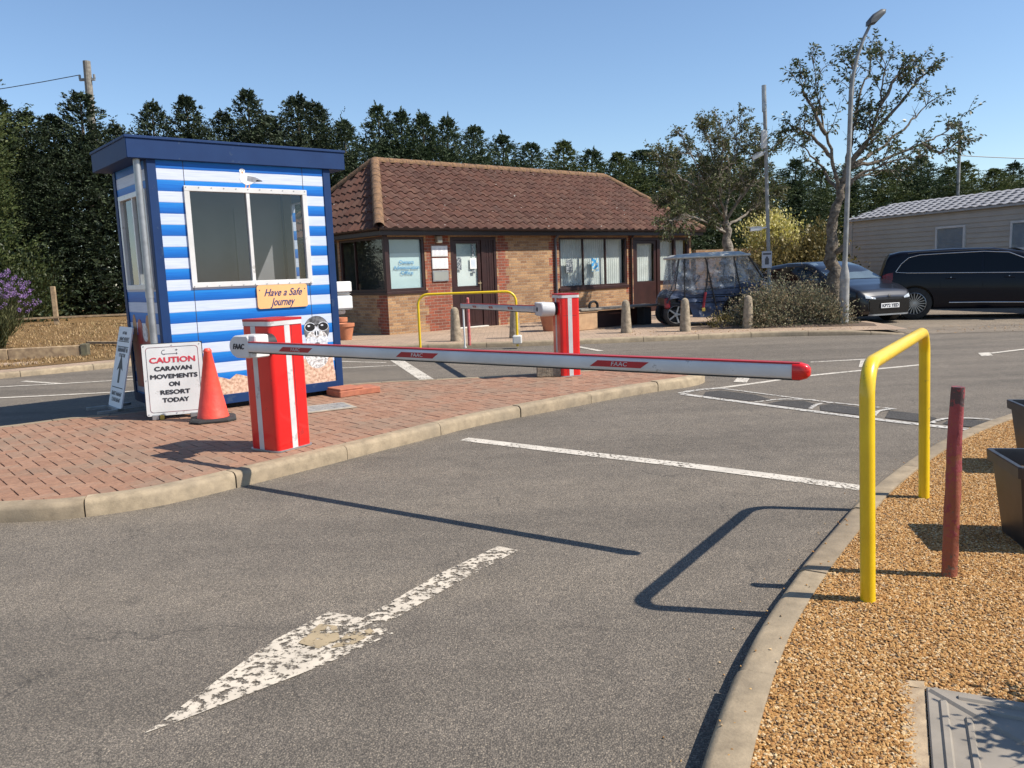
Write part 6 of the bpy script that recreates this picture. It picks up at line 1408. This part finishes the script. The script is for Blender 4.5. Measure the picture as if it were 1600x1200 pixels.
peaks = [(-18.0, 27.1, 7.8), (-17.4, 27.7, 8.5), (-16.8, 28.2, 8.0), (-16.3, 28.7, 7.7), (-15.8, 29.2, 7.7), (-14.9, 29.8, 8.5), (-14.1, 30.3, 7.5), (-13.0, 30.9, 8.4), (-11.9, 31.6, 8.7), (-10.8, 32.2, 8.2), (-9.8, 32.7, 9.0), (-9.1, 33.1, 8.0), (-8.1, 33.5, 8.9), (-7.5, 33.8, 8.7), (-6.5, 34.3, 8.1), (-5.2, 34.9, 8.8), (-4.3, 35.4, 8.6), (-3.4, 35.9, 8.5), (-2.4, 36.5, 8.4), (-1.3, 37.1, 8.2), (0, 37.8, 7.9), (1.3, 38.6, 7.6), (2.9, 39.6, 7.8), (4.3, 40.5, 7.4), (5.7, 41.3, 7.3), (7.1, 42.2, 7.6), (8.8, 43.2, 7.5), (10.7, 44.3, 7.4), (12.7, 45.4, 7.5), (14.4, 46.3, 7.4), (16.6, 47.4, 7.4), (18.6, 48.4, 6.9), (20.7, 49.4, 7.4), (22.9, 50.4, 6.9), (24.6, 51.1, 7.5), (26.1, 51.8, 7.9), (28.1, 52.5, 7.2), (29.6, 53.0, 7.6), (31.7, 53.7, 7.1), (33.8, 54.4, 7.6), (37.0, 55.4, 7.5), (40.3, 56.5, 7.4), (44.3, 57.7, 7.6)]
LAB = ['outside the left edge of the photo', 'at the far left edge behind the pale tall conifer', 'just right of the left edge, rounded top', 'with a low blunt top above the purple flowers', 'with a blunt top left of the telegraph pole', 'with a broad pointed top at the telegraph pole', 'with a low top right of the telegraph pole', 'with a narrow pointed top left of the kiosk roof', 'with a wide pointed top over the kiosk roof\'s left end', 'with a short top over the kiosk roof', 'with the tallest top over the middle of the kiosk roof', 'in the dip above the printed gull', 'with a tall ragged top over the kiosk roof\'s right half', 'with a twin top over the kiosk roof\'s right end', 'in the dip above the kiosk roof\'s right corner', 'with a tall top above the left hip of the office roof', 'with a rounded top just right of the office roof\'s left peak', 'with a pointed top above the office\'s notice boards', 'above the brown office door', 'stepping down above the office roof\'s middle left', 'above the middle of the office roof', 'with a notched top above the middle of the roof', 'with a feathery pale top above the office roof', 'with a pale top above the roof\'s right third', 'behind the right end of the roof ridge', 'with a raised tip right of the roof ridge end', 'behind the thin bare crown, left part', 'behind the thin bare crown, right part', 'directly behind the camera pole', 'right of the camera pole, low top', 'between the camera pole and the leafy tree', 'with a low top behind the leafy tree\'s left limbs', 'behind the street lamp', 'with a low top right of the street lamp', 'behind the leafy tree\'s right limbs', 'with a taller tip left of the distant lamp post', 'with a low top left of the distant lamp post', 'at the foot of the distant lamp post', 'with a low top right of the distant lamp post', 'near the right edge of the photo', 'outside the right edge of the photo', 'well outside the right edge of the photo', 'farthest outside the right edge of the photo']
rnd = random.Random(21)
for i, ((x, y, h), lb) in enumerate(zip(peaks, LAB)):
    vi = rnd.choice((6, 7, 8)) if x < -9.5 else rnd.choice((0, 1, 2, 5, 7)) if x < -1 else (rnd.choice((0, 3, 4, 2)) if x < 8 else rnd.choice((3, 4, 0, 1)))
    z = .35; s = (h-z)/8.2; wx = rnd.uniform(.95, 1.2)*(1.05 if x < 0 else (1.25 if x < 6 else 1.6))
    t = bpy.data.objects.new('conifer', None); C.objects.link(t); t.location = (x, y+rnd.uniform(-.5, .5), z); t.rotation_euler.z = rnd.uniform(0, 6.28); t.scale = (s*wx, s*wx, s)
    tag(t, ('pale green' if vi in (3, 4) else 'dark green')+' hedge conifer '+lb, 'conifer', 'conifers in the tall hedge row')
    for src in (CONV[vi], TRK): c = src.copy(); C.objects.link(c); c.parent = t
# fuller, lower row that closes the hedge below the tips
# taller pale conifer at the left edge
v = conifer_mesh(33, 9.6, 1.4, M_con2, 420, 8); t = thing('conifer', (-16.6, 26.0, .4), 0, 'tall pale green conifer cut by the left edge of the photo', 'conifer'); leafmesh('crown', v, M_con2, parent=t); c = TRK.copy(); C.objects.link(c); c.parent = t
for o in CONV+[TRK]: bpy.data.objects.remove(o)
# understorey that darkens the foot of the hedge
def blob(name, loc, rx, ry, rz_, n, m, label, cat, seed, ll=(.06, .12), wr_=.5, stems=14, group=None, hollow=.35, updir=.4, stem_m=None, droop=0):
    rg = np.random.default_rng(seed); t = thing(name, loc, 0, label, cat, group); P = []; D = []
    nc = max(8, n//260); cen = []
    for i in range(nc):
        a = rg.uniform(0, 6.28); el_ = math.asin(rg.uniform(0, 1)); rr = rg.uniform(hollow, 1.0)**.5*rg.uniform(.75, 1.08); cen.append((math.cos(a)*math.cos(el_)*rx*rr, math.sin(a)*math.cos(el_)*ry*rr, rz_*(.12+.88*math.sin(el_)*rr)))
    k = n//nc
    for c_ in cen:
        c_ = np.array(c_); sp = .17*min(rx, rz_)*rg.uniform(.6, 1.4)+.03; q = rg.normal(size=(k, 3))*sp; p = c_+q; p[:, 2] = np.maximum(p[:, 2], .02); P.append(p)
        dv = c_/(np.linalg.norm(c_)+1e-6); D.append(dv+np.array([0, 0, updir])+rg.normal(size=(k, 3))*.7)
    P = np.concatenate(P); D = np.concatenate(D); L = rg.uniform(*ll, len(P)); leafmesh('foliage', leafquads(P, D, L, L*wr_, rg), m, parent=t)
    mb = MB()
    for c_ in cen[:stems]: mb.tube([(c_[0]*.05, c_[1]*.05, -.03), (c_[0]*.45, c_[1]*.45, c_[2]*.55), c_], [.018*max(1, rz_), .012, .004], 5)
    mb.build('stems', stem_m or M_bark, t); return t
M_ever = leafmat('evergreen_leaf', [(.012, .02, .008), (.022, .035, .012), (.045, .06, .018), (.09, .1, .035)], .45)
blob('shrub', (-15.8, 25.6, .4), 2.0, 1.2, 2.6, 9000, M_ever, 'dark leafy bush under the conifers behind the purple flowers', 'shrub', 50, (.08, .16), .4)
# bushes by the parking area
M_var = leafmat('variegated_leaf', [(.2, .2, .04), (.5, .45, .1), (.7, .62, .25), (.78, .7, .42)], .5)
M_oliv = leafmat('olive_leaf', [(.05, .045, .015), (.1, .085, .028), (.19, .15, .05), (.3, .23, .1)], .5)
blob('shrub', (9.0, 27.6, 1.45), 1.15, .9, 1.5, 7500, M_var, 'bright yellow variegated bush behind the camera pole', 'shrub', 61, (.06, .11), .6)
blob('shrub', (10.2, 27.0, .1), 1.15, 1.0, 2.65, 7500, M_oliv, 'olive green bush between the yellow bush and the caravan', 'shrub', 62, (.08, .15), .5)
blob('shrub', (8.5, 26.4, .1), 1.5, .8, 1.9, 7500, M_oliv, 'low olive bush below the yellow variegated bush', 'shrub', 63, (.08, .15), .5)
M_scr = leafmat('scrubby_leaf', [(.07, .085, .045), (.15, .16, .09), (.26, .23, .14), (.3, .22, .14), (.15, .18, .1)], .6)
blob('shrub', (6.15, 17.95, .11), .95, .6, .95, 9500, M_scr, 'scrubby grey brown bush at the foot of the camera pole', 'shrub', 71, (.03, .07), .5, 40)
blob('shrub', (5.45, 18.05, .11), .6, .5, .62, 4500, M_scr, 'low end of the scrubby bush beside the fifth bollard', 'shrub', 72, (.03, .07), .5, 24)
blob('shrub', (6.95, 17.75, .11), .6, .45, .62, 4200, M_scr, 'dry reddish twiggy bush round the street lamp base', 'shrub', 73, (.03, .065), .5, 26)
blob('weed', (4.65, 17.95, .1), .3, .2, .28, 500, M_oliv, 'small weed clump in front of the buggy', 'weed', 74, (.03, .06), .5, 8)
M_pf = leafmat('purple_flower', [(.2, .11, .3), (.3, .18, .4), (.36, .25, .44)], .7, .3)
M_lav = leafmat('grey_green_blade', [(.05, .06, .025), (.1, .11, .045), (.18, .18, .08)], .6)
t = thing('flowering_plant', (-11.55, 17.9, .15), 0, 'tall purple flowering plant at the left edge behind the sleepers', 'plant'); rnd = random.Random(31); rg = np.random.default_rng(31); mb = MB(); P = []; D = []; FP = []; FD = []
for i in range(330):
    a = rnd.uniform(0, 6.28); sp = rnd.random()**.5*1.25; h = (1.95-.42*sp**2)*rnd.uniform(.66, 1.04); x1, y1 = math.cos(a)*sp*.95, math.sin(a)*sp*.6; b0 = (math.cos(a)*.16*rnd.random(), math.sin(a)*.16*rnd.random(), 0)
    mid = (x1*.55, y1*.55, h*.6); mb.tube([b0, mid, (x1, y1, h)], [.006, .004, .003], 3, caps=False)
    for k in range(rnd.choice((0, 0, 1, 1, 2))): FP.append((x1+rnd.gauss(0, .03), y1+rnd.gauss(0, .03), h+rnd.gauss(0, .025)))
    for k in range(26):
        s = rnd.uniform(.0, .62); P.append((b0[0]+(x1-b0[0])*s+rnd.gauss(0, .05), b0[1]+(y1-b0[1])*s+rnd.gauss(0, .05), h*s)); D.append((x1*.3+rnd.gauss(0, .3), y1*.3+rnd.gauss(0, .3), 1))
mb.build('stems', M_lav, t); P = np.array(P); D = np.array(D, float); L = rg.uniform(.08, .2, len(P)); leafmesh('foliage', leafquads(P, D, L, L*.13, rg), M_lav, parent=t)
FP = np.array(FP); FP = np.repeat(FP, 16, 0); Dq = rg.normal(size=FP.shape); leafmesh('flowers', leafquads(FP+Dq*.012, Dq, .035, .022, rg), M_pf, parent=t)

def tree(name, loc_limbs, r0, label, m, seed, leafn, ll, twigs=(5, 9), bare=0., bark=M_bark, lw=.5, wig=.05, sub=(5, 8), dn=.5, lr=.3):
    """limbs: polylines; the first is the trunk"""
    rnd = random.Random(seed); rg = np.random.default_rng(seed); base = Vector(loc_limbs[0][0]); t = thing(name, base, 0, label, 'tree'); P = []; D = []; tr = MB(); tw = MB()
    for li, pts in enumerate(loc_limbs):
        pl = [Vector(p)-base for p in pts]; fine = []
        for a, b in zip(pl, pl[1:]):
            for k in range(5): fine.append(a.lerp(b, k/5)+Vector((rnd.gauss(0, wig*.4), rnd.gauss(0, wig*.4), rnd.gauss(0, wig*.3)))*(1 if k else .3))
        fine.append(pl[-1]); n = len(fine)
        rs = [r0*(1.2-.85*i/n) if li == 0 else max(.007, r0*lr*(1-i/n)**1.1) for i in range(n)]
        if li == 0: rs = [r*(1+.1*math.sin(i*2.1)) for i, r in enumerate(rs)]; rs[0] = r0*1.5
        (tr if li == 0 else tw).tube(fine, rs, 12 if li == 0 else 7)
        if li == 0: continue
        for q in range(rnd.randint(*sub)*2):
            s = rnd.uniform(.22, 1); k = min(int(s*(n-1)), n-2); p = fine[k]; d = (fine[k+1]-fine[k]).normalized(); side = Vector((rnd.gauss(0, 1), rnd.gauss(0, 1), rnd.gauss(.25, .6))).normalized(); L = rnd.uniform(.25, .75)*(1.15-.5*s)
            d2 = (d*.8+side*.8).normalized(); e = [p, p+d2*L*.5+Vector((0, 0, rnd.gauss(0, .03))), p+d2*L+Vector((0, 0, rnd.gauss(0, .06)))]; tw.tube(e, [.012, .008, .004], 4, caps=False)
            segs = [e]
            for w in range(rnd.randint(*twigs)):
                s2 = rnd.uniform(.3, 1); p2 = e[0].lerp(e[2], s2); d3 = (d2*.7+Vector((rnd.gauss(0, 1), rnd.gauss(0, 1), rnd.gauss(.1, .8))).normalized()*.9).normalized(); L3 = rnd.uniform(.1, .35); f = [p2, p2+d3*L3*.5, p2+d3*L3]; tw.tube(f, [.006, .004, .002], 3, caps=False); segs.append(f)
            if rnd.random() < bare: continue
            for sg_ in segs:
                for z in range(leafn):
                    u = rnd.uniform(.25, 1.05); pp = sg_[0].lerp(sg_[2], u)+Vector((rnd.gauss(0, .02), rnd.gauss(0, .02), rnd.gauss(0, .02))); P.append(tuple(pp)); dd = (sg_[2]-sg_[0]).normalized(); D.append((dd.x+rnd.gauss(0, .7), dd.y+rnd.gauss(0, .7), dd.z-dn+rnd.gauss(0, .5)))
    tr.build('trunk', bark, t, smooth=70); tw.build('branches', bark, t, smooth=70); P = np.array(P); D = np.array(D); L = rg.uniform(*ll, len(P)); leafmesh('crown', leafquads(P, D, L, L*lw, rg), m, parent=t); return t
SH = 19.2/17.9
LIMB2 = [[(7.13, 17.9, 0.05), (7.15, 17.9, 0.61), (7.18, 17.9, 1.17), (7.1, 17.9, 1.73), (7.14, 17.9, 2.42), (7.27, 17.9, 2.96), (7.44, 17.9, 3.47)], [(7.27, 17.9, 2.96), (6.97, 17.6, 3.67), (6.72, 17.5, 4.39), (6.55, 17.4, 5.02), (6.47, 17.4, 5.88)], [(6.97, 17.6, 3.67), (6.51, 17.4, 4.05), (6.18, 17.3, 4.24), (5.96, 17.2, 4.16)], [(6.79, 17.5, 4.12), (6.34, 17.1, 4.64), (6.11, 17.0, 4.97), (6.01, 16.9, 5.2)], [(7.44, 17.9, 3.47), (7.65, 18.2, 4.34), (7.9, 18.4, 5.18), (8.14, 18.5, 5.67), (8.15, 18.6, 6.1)], [(7.44, 17.9, 3.47), (7.78, 17.6, 4.04), (7.88, 17.4, 4.65), (7.91, 17.3, 5.33), (7.85, 17.3, 5.83)], [(7.78, 17.6, 4.04), (8.17, 17.3, 4.56), (8.45, 17.1, 5.01), (8.81, 16.9, 5.35)], [(7.44, 17.9, 3.47), (8.31, 18.4, 3.87), (9.12, 18.7, 4.45), (9.6, 18.9, 4.88), (9.71, 18.9, 5.09)], [(7.44, 17.9, 3.47), (8.34, 18.2, 3.64), (9.22, 18.3, 3.96), (9.83, 18.4, 4.23), (10.24, 18.4, 4.58)], [(9.22, 18.3, 3.96), (9.71, 18.4, 3.75), (10.19, 18.4, 4.08)], [(7.27, 17.9, 2.96), (7.44, 17.1, 3.29), (7.91, 16.7, 3.45), (8.38, 16.6, 3.47)], [(7.27, 17.9, 2.96), (7.27, 18.7, 3.46), (6.93, 18.9, 3.99), (6.68, 19.1, 4.28)], [(7.44, 17.9, 3.47), (7.24, 17.3, 4.46), (7.2, 17.1, 5.18), (7.09, 17.0, 5.59)], [(7.88, 17.4, 4.65), (8.29, 17.6, 5.26), (8.6, 17.7, 5.59)], [(7.3, 17.9, 3.1), (7.9, 18.5, 3.3), (8.6, 18.9, 3.5), (9.2, 19.0, 3.45)], [(7.4, 17.9, 3.4), (7.6, 17.3, 3.9), (7.5, 16.9, 4.4)]]
SC = lambda y: max(y*1.022, 18.2)/y
LIMB2 = [[(x*SC(y), y*SC(y), 1.5+(z-1.5)*SC(y) if z > .3 else .05) for x, y, z in l] for l in LIMB2]
M_leaf2 = leafmat('cherry_leaf', [(.03, .05, .018), (.05, .075, .028), (.085, .11, .045), (.16, .13, .06)], .4, .3)
M_leaf1 = leafmat('sparse_leaf', [(.04, .055, .018), (.07, .09, .03), (.12, .11, .045), (.085, .12, .04)], .5, .3)
M_barkg = surf('grey_bark', (.3, .26, .21), (.12, .1, .08), 9, .95, bs=1, bscale=22, bd=.03)
t2 = tree('broadleaf_tree', LIMB2, .16, 'gnarled half bare tree with sparse green leaves behind the tall street lamp', M_leaf2, 5, 8, (.055, .11), (3, 6), .08, lw=.42, sub=(5, 7), dn=.8)
mb = MB(); mb.tube([(.02, 0, 1.6), (.14, -.15, 1.68), (.26, -.2, 1.82)], [.07, .065, .05], 9); mb.build('sawn_limb', M_bark, t2, smooth=60)
LIMB1 = [[(5.94, 22.0, 0.05), (5.96, 22.0, 1.37), (5.93, 22.0, 2.05), (5.89, 22.0, 2.65)], [(5.89, 22.0, 2.65), (5.38, 21.6, 3.38), (4.88, 21.2, 4.16), (4.43, 21.0, 4.86)], [(5.89, 22.0, 2.65), (6.08, 22.3, 3.76), (6.3, 22.5, 4.79), (6.34, 22.5, 5.49)], [(5.89, 22.0, 2.65), (6.28, 21.5, 3.34), (6.6, 21.2, 3.94), (6.82, 21.0, 4.46)], [(5.93, 22.0, 2.31), (5.43, 22.5, 2.95), (4.8, 22.8, 3.52), (4.4, 23.0, 4.21)], [(5.93, 22.0, 2.31), (5.07, 21.0, 2.62), (4.39, 20.5, 2.77), (3.97, 20.0, 2.59)], [(5.89, 22.0, 2.65), (5.86, 22.8, 4.0), (5.7, 23.2, 5.1), (5.61, 23.2, 5.65)], [(5.93, 22.0, 2.48), (6.69, 22.6, 2.92), (7.28, 22.8, 3.26), (7.73, 23.0, 3.43)], [(5.89, 22.0, 2.65), (5.48, 21.0, 3.48), (5.48, 20.7, 4.39), (5.42, 20.6, 4.99)], [(5.6, 21.8, 2.98), (4.78, 20.8, 3.49), (4.1, 20.2, 3.75), (3.72, 20.0, 4.19)], [(5.89, 22.0, 2.65), (6.5, 22.4, 3.5), (6.9, 22.6, 4.3), (7.1, 22.7, 4.9)], [(5.9, 22, 2.5), (5.0, 22.2, 3.0), (4.3, 22.2, 3.3)]]
tree('broadleaf_tree', LIMB1, .19, 'twiggy round crowned tree with thin browning leaves behind the buggy', M_leaf1, 8, 10, (.045, .09), (9, 14), .24, bark=M_barkg, sub=(9, 13), lr=.22)
# planter and clipped plant added out of view to throw a shadow on the cover
planter((2.16, 2.03, .09), .17, .42, R(8), 'small black planter added out of view to shade the inspection cover')
blob('shade_caster_plant', (2.16, 2.03, .44), .19, .19, .40, 20000, M_ever, 'clipped round evergreen added out of view to cast the shadow on the cover', 'plant', 90, (.03, .05), .6, 10, hollow=.1)
